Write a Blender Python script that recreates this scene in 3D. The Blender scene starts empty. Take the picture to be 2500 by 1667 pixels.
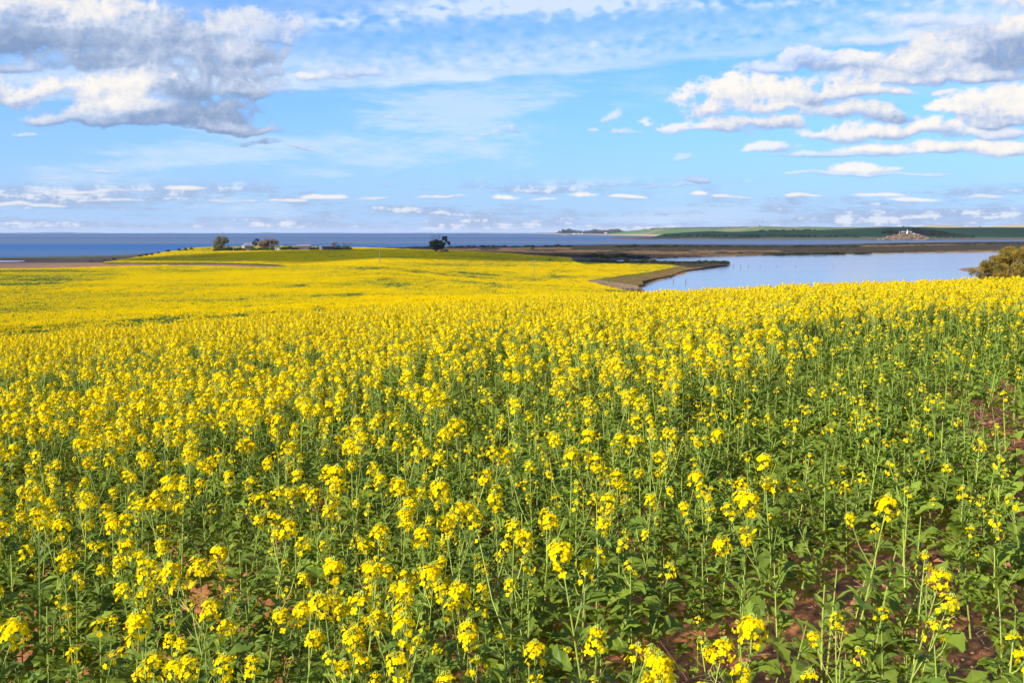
import bpy, math, random
import numpy as np
from mathutils import Vector

random.seed(7)
RNG = np.random.default_rng(7)
SC = bpy.context.scene
COL = SC.collection
R = math.radians

# ------------------------------------------------------------------ camera, sky, sun, exposure
EYE = 22.0                      # eye level above the sea, metres
PITCH = R(6.35)
FPX = 2431.0                    # focal length in pixels of the 2500 px wide photograph
cam_d = bpy.data.cameras.new('camera')
cam_d.lens = 35.0
cam_d.sensor_width = 36.0
cam_d.clip_start = 0.05
cam_d.clip_end = 90000.0
cam = bpy.data.objects.new('camera', cam_d)
cam.location = (0, 0, EYE)
cam.rotation_euler = (R(90) - PITCH, 0, 0)
COL.objects.link(cam)
SC.camera = cam

SUN_EL, SUN_AZ = R(30), R(-130)          # azimuth measured from +Y (view direction) towards +X
SKY_STRENGTH = 0.10
SUN_STRENGTH = 5.0
SC.view_settings.view_transform = 'Standard'
SC.view_settings.look = 'None'
SC.view_settings.gamma = 1.0
SC.view_settings.use_curve_mapping = False
SC.view_settings.exposure = 0.74

sun_d = bpy.data.lights.new('sun', 'SUN')
sun_d.energy = SUN_STRENGTH
sun_d.angle = R(0.53)
sun_d.color = (1.0, 0.91, 0.78)
sun = bpy.data.objects.new('sun', sun_d)
to_sun = Vector((math.sin(SUN_AZ) * math.cos(SUN_EL), math.cos(SUN_AZ) * math.cos(SUN_EL), math.sin(SUN_EL)))
sun.rotation_euler = to_sun.to_track_quat('Z', 'Y').to_euler()
sun.location = (-30, -20, 60)
COL.objects.link(sun)


def smooth(a, b, x):
    t = np.clip((x - a) / (b - a), 0, 1)
    return t * t * (3 - 2 * t)


def spectral(shape, beta, sx, sy, seed, lo=0.0, hi=1e9):
    """unit-variance random field; sx, sy stretch it, lo..hi band limits in cycles per image height"""
    h, w = shape
    g = np.random.default_rng(seed)
    F = np.fft.rfft2(g.standard_normal((h, w)).astype(np.float32))
    fy = np.fft.fftfreq(h)[:, None] * h * sy
    fx = np.fft.rfftfreq(w)[None, :] * h * sx
    f = np.sqrt(fx * fx + fy * fy)
    A = 1.0 / np.maximum(f, 1.0) ** beta
    A = A * (f >= lo) * np.exp(-(f / hi) ** 2)
    A[0, 0] = 0
    n = np.fft.irfft2(F * A, s=(h, w)).astype(np.float32)
    return n / n.std()


def interp(x, pts):
    p = np.array(pts, dtype=float)
    return np.interp(x, p[:, 0], p[:, 1])


# cloud field of the part of the sky in front of the camera, drawn on an azimuth / elevation chart
AZ0, AZ1, EL0, EL1 = -44.0, 44.0, -1.0, 30.0
CW, CH = 2640, 930


def make_clouds():
    az = np.radians(np.linspace(AZ0, AZ1, CW, dtype=np.float32))[None, :]
    el = np.radians(np.linspace(EL0, EL1, CH, dtype=np.float32))[:, None]
    dx, dy, dz = np.sin(az) * np.cos(el), np.cos(az) * np.cos(el), np.sin(el) * np.ones_like(az)
    cp, sp = math.cos(PITCH), math.sin(PITCH)
    fwd, up = dy * cp - dz * sp, dy * sp + dz * cp
    X = 1250 + FPX * dx / fwd
    Y = 833.5 - FPX * up / fwd
    sh = (CH, CW)
    n_big = spectral(sh, 1.9, 1.5, 1.2, 1)
    n_mid = spectral(sh, 1.75, 1.4, 1.2, 2, lo=6)
    n_fine = spectral(sh, 1.6, 1.3, 1.1, 3, lo=20)
    bil = (np.abs(spectral(sh, 1.0, 1.25, 1.1, 4, 8, 26)) * -0.55 + np.abs(spectral(sh, 1.0, 1.25, 1.05, 5, 18, 60)) * -0.38
           + np.abs(spectral(sh, 1.0, 1.2, 1.0, 6, 45, 150)) * -0.2) + 0.85
    blobs = [  # x, y, rx, ry, light, solidity
        (60, 15, 150, 62, .74, 1), (230, 35, 130, 60, .92, 1), (330, 30, 90, 55, .8, 1), (40, 95, 170, 46, .26, 1), (235, 105, 200, 40, .36, 1),
        (430, 85, 190, 60, .5, 1), (600, 70, 110, 42, .66, .8), (655, 95, 70, 26, .62, .7), (330, 140, 250, 45, .44, 1), (560, 135, 130, 38, .5, 1),
        (30, 165, 70, 18, .4, .8), (60, 240, 90, 27, .93, 1), (150, 222, 95, 45, 1.0, 1), (250, 235, 120, 55, 1.0, 1), (320, 205, 90, 48, .97, 1),
        (385, 185, 60, 32, .92, 1), (300, 265, 130, 26, .95, 1), (450, 165, 160, 40, .52, 1), (480, 215, 170, 56, .44, 1), (600, 225, 80, 42, .52, 1),
        (450, 275, 160, 34, .3, 1), (620, 185, 72, 25, .5, 1), (180, 286, 100, 20, .5, .9), (270, 294, 90, 22, .42, .9), (430, 294, 140, 24, .36, 1),
        (540, 308, 100, 24, .46, 1), (620, 322, 66, 19, .36, 1), (650, 352, 62, 13, .3, 1), (735, 364, 45, 8, .6, .8), (90, 326, 35, 8, .55, .6),
        (780, 192, 80, 21, .78, .8), (860, 180, 95, 20, .52, .5), (1125, 232, 32, 9, .5, .3), (1010, 291, 75, 9, .5, .35), (1125, 340, 38, 12, .5, .35),
        (1182, 320, 26, 11, .55, .4), (1240, 318, 30, 14, .58, .4), (1300, 165, 40, 12, .5, .2),
        (1700, 262, 72, 30, .95, 1), (1760, 238, 92, 42, 1, 1), (1800, 216, 60, 33, 1, 1), (1880, 228, 70, 44, 1, 1), (1950, 226, 60, 40, 1, 1),
        (1900, 262, 110, 24, .92, 1), (1755, 312, 110, 24, .85, 1), (1650, 310, 40, 20, .85, .9), (1850, 303, 140, 18, .66, 1), (2030, 268, 80, 24, .82, 1),
        (2080, 278, 115, 28, .78, 1), (2150, 280, 52, 24, .6, 1), (1990, 250, 60, 20, .42, 1), (2010, 222, 110, 26, .85, 1), (2110, 220, 120, 22, .95, 1),
        (2210, 226, 90, 13, .85, 1), (2330, 226, 32, 10, .8, .8), (1890, 168, 90, 18, .66, .7), (1960, 142, 60, 24, .8, .7), (2050, 158, 150, 26, .7, .9),
        (2200, 160, 180, 33, .75, 1), (2300, 130, 130, 40, .7, 1), (2400, 115, 120, 50, .5, 1), (2490, 130, 110, 64, .46, 1), (2200, 188, 170, 22, .92, 1),
        (2360, 182, 150, 28, .62, 1), (2490, 75, 90, 30, .95, 1), (2420, 82, 60, 20, .9, .9), (2330, 275, 52, 26, .95, 1), (2400, 268, 90, 36, .96, 1),
        (2480, 258, 95, 46, .96, 1), (2420, 300, 110, 14, .55, 1), (2050, 332, 95, 17, .85, .9), (2150, 324, 130, 19, .85, 1), (2280, 318, 120, 20, .9, 1),
        (2420, 326, 110, 16, .78, .9), (2200, 365, 170, 16, .9, 1), (2330, 359, 130, 18, .95, 1), (2460, 369, 95, 18, .9, 1), (2050, 378, 150, 10, .6, .7),
        (1880, 360, 90, 12, .8, .8), (1960, 376, 60, 8, .8, .6), (2090, 415, 90, 18, .92, .9), (2050, 427, 130, 8, .7, .6), (2260, 430, 90, 8, .6, .5),
        (1500, 285, 32, 19, .8, .6), (1445, 318, 30, 12, .75, .5), (1545, 318, 30, 12, .75, .5), (1620, 300, 30, 18, .88, .8), (1675, 390, 38, 10, .6, .4),
        (1690, 443, 28, 11, .36, .7), (1595, 451, 18, 7, .4, .5), (1650, 452, 32, 6, .5, .5), (2300, 55, 160, 22, .7, .5), (2150, 95, 120, 18, .75, .4),
        (1230, 481, 36, 8, .97, .9), (1090, 482, 60, 7, .8, .8), (1420, 480, 42, 9, .97, .9), (1540, 481, 62, 8, .9, .9), (1700, 478, 28, 9, .97, .9),
        (1790, 483, 52, 7, .75, .8), (1960, 480, 52, 7, .9, .8), (2150, 478, 62, 7, .85, .8), (2230, 488, 52, 6, .92, .8), (2400, 483, 62, 6, .7, .7),
        (800, 483, 52, 8, .82, .8), (900, 486, 54, 7, .75, .8), (700, 491, 52, 5, .7, .7), (440, 460, 48, 8, .8, .8), (200, 468, 120, 6, .6, .7),
        (30, 502, 42, 6, .82, .7), (110, 505, 62, 5, .8, .7), (290, 490, 72, 6, .6, .7), (260, 424, 52, 6, .5, .6), (930, 460, 28, 3, .42, .6),
        (120, 432, 60, 4, .5, .4), (560, 492, 60, 5, .6, .6), (1330, 488, 40, 5, .8, .6),
        (-120, 60, 160, 90, .6, 1), (-90, 210, 110, 60, .9, 1), (-260, 250, 120, 40, .8, 1), (2620, 130, 130, 80, .6, 1), (2610, 260, 110, 50, .9, 1),
        (2650, 350, 120, 22, .85, 1), (200, -90, 260, 70, .55, 1), (-150, -110, 220, 80, .6, 1), (520, -60, 150, 50, .6, .9), (2560, 0, 150, 40, .8, .8),
        (2450, -140, 260, 60, .7, .8), (1500, -190, 260, 40, .7, .5)]
    M = np.full(sh, -3.0, np.float32)
    wl = np.full(sh, 1e-6, np.float32)
    lt = np.zeros(sh, np.float32)
    so = np.zeros(sh, np.float32)
    hv = np.zeros(sh, np.float32)
    n_wx, n_wy = spectral(sh, 2.1, 1.5, 1.0, 7, lo=8), spectral(sh, 2.1, 1.8, 1.0, 8, lo=9)
    sc0 = np.clip((560 - Y) / 260, 0.12, 1.0)
    XW, YW = X + n_wx * (13 * sc0 + 4), Y + n_wy * (5.0 * sc0 + 0.7)
    for (cx, cy, rx, ry, li, sol) in blobs:
        if cx > 1550 and cy < 400:
            ry = ry * 1.22
        if cx < 690 and cy < 290:
            rx, ry = rx * 1.08, ry * 1.15
        # work on a window of the chart only
        x0, x1 = cx - 2.2 * rx - 30, cx + 2.2 * rx + 30
        y0, y1 = cy - 2.4 * ry - 25, cy + 2.4 * ry + 25
        c = np.degrees(np.arctan2(np.array([x0, x1]) - 1250, FPX / math.cos(PITCH)))
        i0, i1 = int(np.clip((c[0] - 2 - AZ0) / (AZ1 - AZ0) * CW, 0, CW)), int(np.clip((c[1] + 2 - AZ0) / (AZ1 - AZ0) * CW, 0, CW))
        e1, e0 = math.degrees(math.atan((833.5 - y0) / FPX)) - 6.35, math.degrees(math.atan((833.5 - y1) / FPX)) - 6.35
        j0, j1 = int(np.clip((e0 - 1.5 - EL0) / (EL1 - EL0) * CH, 0, CH)), int(np.clip((e1 + 1.5 - EL0) / (EL1 - EL0) * CH, 0, CH))
        if i1 <= i0 or j1 <= j0:
            continue
        s = np.s_[j0:j1, i0:i1]
        ddx = (XW[s] - cx) / (rx * 1.12)
        ddy = (YW[s] - cy) / ry
        ddy = np.where(ddy > 0, ddy * 1.45, ddy * 0.95)
        m = 1 - (ddx * ddx + ddy * ddy)
        M[s] = np.maximum(M[s], m)
        w = np.exp(np.clip(m, -3, 1) * 4.0) - math.exp(-12)
        w = np.maximum(w, 0)
        wl[s] += w
        lt[s] += w * li
        so[s] += w * sol
        hv[s] += w * np.clip(ddy, -1, 1)
    M = np.log(wl) / 4.0
    M = M + 0.28 * (1 - smooth(700, 1000, X)) * (Y < 330)
    lt, so, hv = lt / wl, so / wl, hv / wl
    scale = np.clip((560 - Y) / 260, 0.12, 1.0)          # clouds far off are small: finer noise there
    T = M + 0.10 + scale * (0.46 * (bil - 0.35) + 0.10 * n_mid + 0.10 * n_big) + 0.04 * n_fine + 0.22 * (1 - scale) * n_mid
    T = np.where(M > -2.5, T, -1)
    a_cum = smooth(0.0, 0.85, T + 0.08) * np.clip(so, 0, 1)
    # a soft skirt of vapour round the solid parts
    # light: relief of the cloud bulk lit from the upper left, with shaded bases
    bulk = np.clip(T, 0, 1.6)
    k = 3
    kern = np.zeros_like(bulk)
    for ox, oy, ww in ((4, -3, .3), (9, -6, .26), (16, -11, .22), (26, -17, .22)):
        kern += ww * np.roll(np.roll(bulk, ox, axis=1), oy, axis=0)
    relief = np.clip(0.5 + 0.85 * (bulk - kern), 0, 1)
    base = 1 - smooth(-0.35, 0.75, hv)
    L = np.clip(0.60 * lt + 0.34 * relief + 0.24 * base - 0.17 + 0.045 * n_mid + 0.008 * n_fine, 0, 1)
    L = np.clip(L * (0.62 + 0.38 * smooth(0.0, 0.55, lt + 0.05 * n_big)), 0, 1)
    L = smooth(0.10, 1.0, L)
    shade = np.array([0.235, 0.35, 0.575], np.float32)
    mid = np.array([0.58, 0.67, 0.855], np.float32)
    lit = np.array([1.0, 0.955, 0.90], np.float32)
    t1, t2 = np.clip(L / 0.55, 0, 1)[..., None], np.clip((L - 0.55) / 0.45, 0, 1)[..., None]
    c_cum = shade * (1 - t1) + mid * t1
    c_cum = c_cum * (1 - t2) + lit * t2
    # far bank of flat clouds low over the horizon
    st = spectral(sh, 1.5, 9, 0.9, 11, lo=8) + 0.35 * spectral(sh, 1.3, 3.0, 0.9, 12, lo=20)
    band = smooth(425, 480, Y) * (1 - smooth(556, 566, Y))
    a_bank = smooth(-0.9, 1.3, st + 0.25 * n_mid) * band * 0.8
    c_bank = np.array([0.38, 0.49, 0.73]) * (1 - smooth(.9, 2.6, st + 0.5 * n_fine))[..., None] + np.array([0.85, 0.87, 0.93]) * smooth(.9, 2.6, st + 0.5 * n_fine)[..., None]
    # high veil with ripples
    n_v = spectral(sh, 1.6, 5, 1.0, 21, lo=3)
    n_r = spectral(sh, 1.1, 1.7, 1.0, 22, lo=22, hi=110)
    yl = interp(X, [(-500, 275), (200, 250), (450, 232), (880, 222), (1200, 196), (1500, 180), (1800, 150), (2300, 95), (2900, 40)])
    d = yl - Y + 6 * n_v
    veil = smooth(0, 16, d) * (1 - 0.72 * smooth(45, 130, d)) * (0.54 + 0.12 * n_v + 0.11 * n_r * smooth(10, 40, d))
    y2 = interp(X, [(-500, 130), (650, 60), (850, 48), (1200, 24), (1700, 2), (2300, -30), (2900, -60)])
    v2 = np.exp(-((Y - y2 + 7 * n_v) / 20.0) ** 2) * (0.55 + 0.25 * n_r + 0.2 * n_v) * smooth(450, 850, X)
    pu = smooth(0.2, 1.6, n_r * .7 + n_v) * smooth(1000, 1800, X + 0 * Y) * (1 - smooth(60, 150, Y - (yl - 190))) * 0.55
    low = smooth(0.1, 1.8, n_v) * smooth(170, 240, Y) * (1 - smooth(1400, 2000, X)) * 0.42
    a_veil = np.clip(np.clip(veil, 0, 1) + np.clip(v2, 0, 1) * 0.9 + pu + low + 0.12 * smooth(-0.6, 2, n_v), 0, 0.85)
    c_veil = np.array([0.74, 0.85, 1.0])
    rgb = np.zeros(sh + (3,), np.float32)
    A = np.zeros(sh, np.float32)
    for a, c in ((a_veil, c_veil), (a_bank, c_bank), (a_cum, c_cum)):
        a = a.astype(np.float32)[..., None]
        rgb = rgb * (1 - a) + np.asarray(c, np.float32) * a
        A = A * (1 - a[..., 0]) + a[..., 0]
    rgb = rgb / np.maximum(A, 1e-4)[..., None]
    img = bpy.data.images.new('cloud_field', CW, CH, alpha=True, float_buffer=True)
    img.colorspace_settings.name = 'Non-Color'
    img.alpha_mode = 'CHANNEL_PACKED'
    buf = np.concatenate([rgb, A[..., None]], axis=2).astype(np.float32)
    img.pixels.foreach_set(np.ascontiguousarray(buf).ravel())
    img.update()
    img.pack()
    return img


def build_world():
    w = bpy.data.worlds.new('World')
    SC.world = w
    w.use_nodes = True
    nt = w.node_tree
    nt.nodes.clear()
    N = nt.nodes.new
    LK = nt.links.new

    def math_(op, a, b=None, c=None):
        n = N('ShaderNodeMath')
        n.operation = op
        for i, v in enumerate((a, b, c)):
            if v is None:
                continue
            if isinstance(v, (int, float)):
                n.inputs[i].default_value = v
            else:
                LK(v, n.inputs[i])
        return n.outputs[0]

    out, bg = N('ShaderNodeOutputWorld'), N('ShaderNodeBackground')
    sky = N('ShaderNodeTexSky')
    sky.sky_type = 'NISHITA'
    sky.sun_disc = False
    sky.sun_elevation = SUN_EL
    sky.sun_rotation = SUN_AZ
    sky.altitude = 30
    sky.air_density = 1.0
    sky.dust_density = 0.4
    sky.ozone_density = 2.2
    tc = N('ShaderNodeTexCoord')
    sep = N('ShaderNodeSeparateXYZ')
    LK(tc.outputs['Generated'], sep.inputs[0])
    x, y, z = sep.outputs
    az = math_('MULTIPLY', math_('ARCTAN2', x, y), 180 / math.pi)
    el = math_('MULTIPLY', math_('ARCSINE', z), 180 / math.pi)
    u = math_('DIVIDE', math_('SUBTRACT', az, AZ0), AZ1 - AZ0)
    v = math_('DIVIDE', math_('SUBTRACT', el, EL0), EL1 - EL0)
    cmb = N('ShaderNodeCombineXYZ')
    LK(u, cmb.inputs[0])
    LK(v, cmb.inputs[1])
    tex = N('ShaderNodeTexImage')
    tex.image = make_clouds()
    tex.extension = 'EXTEND'
    tex.interpolation = 'Linear'
    LK(cmb.outputs[0], tex.inputs[0])
    # chart weight: 1 in front of the camera, fading to the general cloud cover elsewhere
    wa = N('ShaderNodeMapRange')
    wa.interpolation_type = 'SMOOTHSTEP'
    LK(math_('ABSOLUTE', az), wa.inputs[0])
    wa.inputs[1].default_value, wa.inputs[2].default_value = 36, 43.5
    wa.inputs[3].default_value, wa.inputs[4].default_value = 1, 0
    we = N('ShaderNodeMapRange')
    we.interpolation_type = 'SMOOTHSTEP'
    LK(el, we.inputs[0])
    we.inputs[1].default_value, we.inputs[2].default_value = 20, 29.5
    we.inputs[3].default_value, we.inputs[4].default_value = 1, 0
    wgt = math_('MULTIPLY', wa.outputs[0], we.outputs[0])
    # broken cloud over the unseen sky, thinned and dimmed to cut fill light
    zc = math_('ADD', math_('MAXIMUM', z, 0.0), 0.12)
    pl = N('ShaderNodeCombineXYZ')
    LK(math_('DIVIDE', x, zc), pl.inputs[0])
    LK(math_('DIVIDE', y, zc), pl.inputs[1])
    no = N('ShaderNodeTexNoise')
    no.inputs['Scale'].default_value = 0.9
    no.inputs['Detail'].default_value = 8
    no.inputs['Roughness'].default_value = 0.58
    LK(pl.outputs[0], no.inputs['Vector'])
    ra = N('ShaderNodeMapRange')
    ra.interpolation_type = 'SMOOTHSTEP'
    LK(no.outputs[0], ra.inputs[0])
    ra.inputs[1].default_value, ra.inputs[2].default_value = 0.54, 0.74
    ra.inputs[4].default_value = 0.85
    ga = math_('MULTIPLY', ra.outputs[0], math_('GREATER_THAN', z, -0.02))
    gc = N('ShaderNodeMix')
    gc.data_type = 'RGBA'
    LK(no.outputs[0], gc.inputs[0])
    gc.inputs[6].default_value = (0.75, 0.74, 0.72, 1)
    gc.inputs[7].default_value = (0.5, 0.55, 0.68, 1)
    mc = N('ShaderNodeMix')
    mc.data_type = 'RGBA'
    LK(wgt, mc.inputs[0])
    LK(gc.outputs[2], mc.inputs[6])
    LK(tex.outputs[0], mc.inputs[7])
    ma = N('ShaderNodeMix')
    LK(wgt, ma.inputs[0])
    LK(ga, ma.inputs[2])
    LK(tex.outputs[1], ma.inputs[3])
    # cloud brightness on the sky's own scale
    cs = N('ShaderNodeVectorMath')
    cs.operation = 'SCALE'
    LK(mc.outputs[2], cs.inputs[0])
    cs.inputs['Scale'].default_value = 0.605 / SKY_STRENGTH
    # the clear sky is a little more cyan than the model's
    tint = N('ShaderNodeVectorMath')
    tint.operation = 'MULTIPLY'
    LK(sky.outputs[0], tint.inputs[0])
    tint.inputs[1].default_value = SKY_TINT
    # pale blue air low down, all the way round
    hz = N('ShaderNodeMix')
    hz.data_type = 'RGBA'
    LK(math_('EXPONENT', math_('MULTIPLY', math_('MAXIMUM', el, 0.0), -1 / 7.0)), hz.inputs[0])
    LK(tint.outputs[0], hz.inputs[6])
    hz.inputs[7].default_value = tuple(c / SKY_STRENGTH for c in SKY_LOW) + (1,)
    fin = N('ShaderNodeMix')
    fin.data_type = 'RGBA'
    LK(ma.outputs[0], fin.inputs[0])
    LK(hz.outputs[2], fin.inputs[6])
    LK(cs.outputs[0], fin.inputs[7])
    LK(fin.outputs[2], bg.inputs[0])
    bg.inputs[1].default_value = SKY_STRENGTH
    LK(bg.outputs[0], out.inputs[0])


SKY_TINT = (0.32, 0.73, 1.27)
SKY_LOW = (0.27, 0.383, 0.59)
build_world()

# ------------------------------------------------------------------ helpers
CP, SP = math.cos(PITCH), math.sin(PITCH)
ER = 7.4e6                      # earth radius with refraction


def slope(Y):
    """rise per metre of depth seen on photo row Y"""
    v = (833.5 - np.asarray(Y, float)) / FPX
    return (v * CP - SP) / (v * SP + CP)


def at(X, Y, depth):
    v = (833.5 - Y) / FPX
    s = depth / (v * SP + CP)
    return Vector(((X - 1250) / FPX * s, depth, EYE + (v * CP - SP) * s))


def sea_z(x, y):
    return -(x * x + y * y) / (2 * ER)


def on_sea(X, Y, z=0.0):
    d = 1000.0
    for _ in range(30):
        p = at(X, Y, d)
        zt = z + sea_z(p.x, p.y)
        s = float(slope(Y))
        d = 0.5 * d + 0.5 * min(max((EYE - zt) / max(-s, 1e-4), 5), 30000)
    return at(X, Y, d)


def to_px(x, y, z):
    zz = np.asarray(z) - EYE
    f = np.maximum(y * CP - zz * SP, 0.05)
    return 1250 + FPX * x / f, 833.5 - FPX * (y * SP + zz * CP) / f


def in_poly(px, py, poly):
    inside = np.zeros(np.shape(px), bool)
    n = len(poly)
    for i in range(n):
        x1, y1 = poly[i]
        x2, y2 = poly[(i + 1) % n]
        if y1 == y2:
            continue
        c = ((y1 > py) != (y2 > py)) & (px < (x2 - x1) * (py - y1) / (y2 - y1) + x1)
        inside ^= c
    return inside


def signed_dist(px, py, poly):
    d = np.full(np.shape(px), 1e18)
    n = len(poly)
    for i in range(n):
        x1, y1 = poly[i]
        x2, y2 = poly[(i + 1) % n]
        ex, ey = x2 - x1, y2 - y1
        t = np.clip(((px - x1) * ex + (py - y1) * ey) / max(ex * ex + ey * ey, 1e-9), 0, 1)
        d = np.minimum(d, (px - x1 - t * ex) ** 2 + (py - y1 - t * ey) ** 2)
    return np.where(in_poly(px, py, poly), 1, -1) * np.sqrt(d)


class Lattice:
    """smooth random function of (x, y)"""
    def __init__(self, seed, n=256):
        self.t = np.random.default_rng(seed).random((n, n))
        self.n = n

    def one(self, x, y):
        n = self.n
        xi, yi = np.floor(x).astype(int), np.floor(y).astype(int)
        fx, fy = x - xi, y - yi
        fx, fy = fx * fx * (3 - 2 * fx), fy * fy * (3 - 2 * fy)
        t = self.t
        a, b = t[yi % n, xi % n], t[yi % n, (xi + 1) % n]
        c, d = t[(yi + 1) % n, xi % n], t[(yi + 1) % n, (xi + 1) % n]
        return (a * (1 - fx) + b * fx) * (1 - fy) + (c * (1 - fx) + d * fx) * fy

    def __call__(self, x, y, oct=3):
        s, a, tot = 0, 1.0, 0
        for o in range(oct):
            s = s + a * self.one(x * 2 ** o + 17.3 * o, y * 2 ** o + 5.1 * o)
            tot += a
            a *= 0.5
        return s / tot


LA, LB, LC_ = Lattice(1), Lattice(2), Lattice(3)


class Geo:
    def __init__(self):
        self.v, self.f, self.m, self.n = [], [], [], 0

    def add(self, V, F, mat=0):
        V = np.asarray(V, float).reshape(-1, 3)
        for f in F:
            self.f.append(tuple(int(i) + self.n for i in f))
            self.m.append(mat)
        self.v.append(V)
        self.n += len(V)

    def polys(self, V, mat=0):
        """V: (N, k, 3) separate k-gons"""
        V = np.asarray(V, float)
        N, k = V.shape[:2]
        idx = (np.arange(N * k).reshape(N, k) + self.n).tolist()
        self.f.extend(idx)
        self.m.extend([mat] * N)
        self.v.append(V.reshape(-1, 3))
        self.n += N * k

    def tube(self, pts, rad, k=6, mat=0, cap=True):
        pts = np.asarray(pts, float)
        n = len(pts)
        tan = np.gradient(pts, axis=0)
        tan /= np.linalg.norm(tan, axis=1)[:, None] + 1e-9
        ref = np.array([0.31, 0.95, 0.05])
        V = []
        for i in range(n):
            a = np.cross(tan[i], ref)
            if np.linalg.norm(a) < 0.05:
                a = np.cross(tan[i], [1, 0, 0])
            a /= np.linalg.norm(a)
            b = np.cross(tan[i], a)
            ph = np.arange(k) / k * 2 * math.pi
            V.append(pts[i] + rad[i] * (np.cos(ph)[:, None] * a + np.sin(ph)[:, None] * b))
        F = []
        for i in range(n - 1):
            for j in range(k):
                F.append((i * k + j, i * k + (j + 1) % k, (i + 1) * k + (j + 1) % k, (i + 1) * k + j))
        if cap:
            F.append(tuple(range((n - 1) * k, n * k)))
            F.append(tuple(range(k - 1, -1, -1)))
        self.add(np.concatenate(V), F, mat)

    def box(self, c, s, rot=0.0, mat=0, taper=1.0):
        x, y, z = [q / 2 for q in s]
        V = np.array([(-x, -y, -z), (x, -y, -z), (x, y, -z), (-x, y, -z), (-x * taper, -y * taper, z), (x * taper, -y * taper, z), (x * taper, y * taper, z), (-x * taper, y * taper, z)])
        cr, sr = math.cos(rot), math.sin(rot)
        V = np.stack([V[:, 0] * cr - V[:, 1] * sr, V[:, 0] * sr + V[:, 1] * cr, V[:, 2]], 1) + np.asarray(c)
        self.add(V, [(0, 3, 2, 1), (4, 5, 6, 7), (0, 1, 5, 4), (1, 2, 6, 5), (2, 3, 7, 6), (3, 0, 4, 7)], mat)

    def mesh(self, name, mats, smooth_=False):
        me = bpy.data.meshes.new(name)
        V = np.concatenate(self.v) if self.v else np.zeros((0, 3))
        me.from_pydata(V.tolist(), [], self.f)
        for m in mats:
            me.materials.append(m)
        if len(mats) > 1:
            me.polygons.foreach_set('material_index', self.m)
        if smooth_:
            me.polygons.foreach_set('use_smooth', [True] * len(me.polygons))
        me.update()
        return me


def link(name, me, parent=None, **props):
    o = bpy.data.objects.new(name, me)
    COL.objects.link(o)
    if parent is not None:
        o.parent = parent
    for k, v in props.items():
        o[k] = v
    return o


def thing(name, label, cat, loc=(0, 0, 0), rotz=0.0, group=None):
    o = bpy.data.objects.new(name, None)
    o.empty_display_size = 0.2
    COL.objects.link(o)
    o.location = loc
    o.rotation_euler = (0, 0, rotz)
    o['label'] = label
    o['category'] = cat
    if group:
        o['group'] = group
    return o


def dup(root, loc, rotz, scale, label, group=None):
    r = root.copy()
    COL.objects.link(r)
    r.location = loc
    r.rotation_euler = (0, 0, rotz)
    r.scale = scale if hasattr(scale, '__len__') else (scale, scale, scale)
    r['label'] = label
    if group:
        r['group'] = group
    for ch in root.children:
        c = ch.copy()
        COL.objects.link(c)
        c.parent = r
        for g in ch.children:
            d = g.copy()
            COL.objects.link(d)
            d.parent = c
    return r


# ------------------------------------------------------------------ materials
def new_mat(name):
    m = bpy.data.materials.new(name)
    m.use_nodes = True
    nt = m.node_tree
    p = nt.nodes['Principled BSDF']
    return m, nt, p


def ramp2(nt, fac, c1, c2, lo=0.3, hi=0.7):
    r = nt.nodes.new('ShaderNodeMapRange')
    nt.links.new(fac, r.inputs[0])
    r.inputs[1].default_value, r.inputs[2].default_value = lo, hi
    mx = nt.nodes.new('ShaderNodeMix')
    mx.data_type = 'RGBA'
    nt.links.new(r.outputs[0], mx.inputs[0])
    for i, c in ((6, c1), (7, c2)):
        if hasattr(c, 'is_output'):
            nt.links.new(c, mx.inputs[i])
        else:
            mx.inputs[i].default_value = (*c, 1)
    return mx.outputs[2]


def noise(nt, scale, detail=4, rough=0.55, coord='Object', stretch=None):
    tc = nt.nodes.new('ShaderNodeTexCoord')
    n = nt.nodes.new('ShaderNodeTexNoise')
    n.inputs['Scale'].default_value = scale
    n.inputs['Detail'].default_value = detail
    n.inputs['Roughness'].default_value = rough
    v = tc.outputs[coord]
    if stretch:
        mp = nt.nodes.new('ShaderNodeMapping')
        mp.inputs['Scale'].default_value = stretch
        nt.links.new(v, mp.inputs[0])
        v = mp.outputs[0]
    nt.links.new(v, n.inputs['Vector'])
    return n.outputs[0]


def leaf_mat(name, c1, c2, trans=0.3, tcol=None, rough=0.5, scale=3.0, spec=0.3, rand=0.25):
    """two-tone foliage or petal, part of the light passing through"""
    m, nt, p = new_mat(name)
    col = ramp2(nt, noise(nt, scale), c1, c2, 0.35, 0.65)
    oi = nt.nodes.new('ShaderNodeObjectInfo')
    hs = nt.nodes.new('ShaderNodeHueSaturation')
    mr = nt.nodes.new('ShaderNodeMapRange')
    nt.links.new(oi.outputs['Random'], mr.inputs[0])
    mr.inputs[3].default_value, mr.inputs[4].default_value = 1 - rand, 1 + rand
    nt.links.new(mr.outputs[0], hs.inputs['Value'])
    nt.links.new(col, hs.inputs['Color'])
    nt.links.new(hs.outputs[0], p.inputs['Base Color'])
    p.inputs['Roughness'].default_value = rough
    p.inputs['Specular IOR Level'].default_value = spec
    if trans > 0:
        tr = nt.nodes.new('ShaderNodeBsdfTranslucent')
        if tcol is None:
            nt.links.new(hs.outputs[0], tr.inputs[0])
        else:
            tr.inputs[0].default_value = (*tcol, 1)
        mx = nt.nodes.new('ShaderNodeMixShader')
        mx.inputs[0].default_value = trans
        nt.links.new(p.outputs[0], mx.inputs[1])
        nt.links.new(tr.outputs[0], mx.inputs[2])
        nt.links.new(mx.outputs[0], nt.nodes['Material Output'].inputs[0])
    return m


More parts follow.
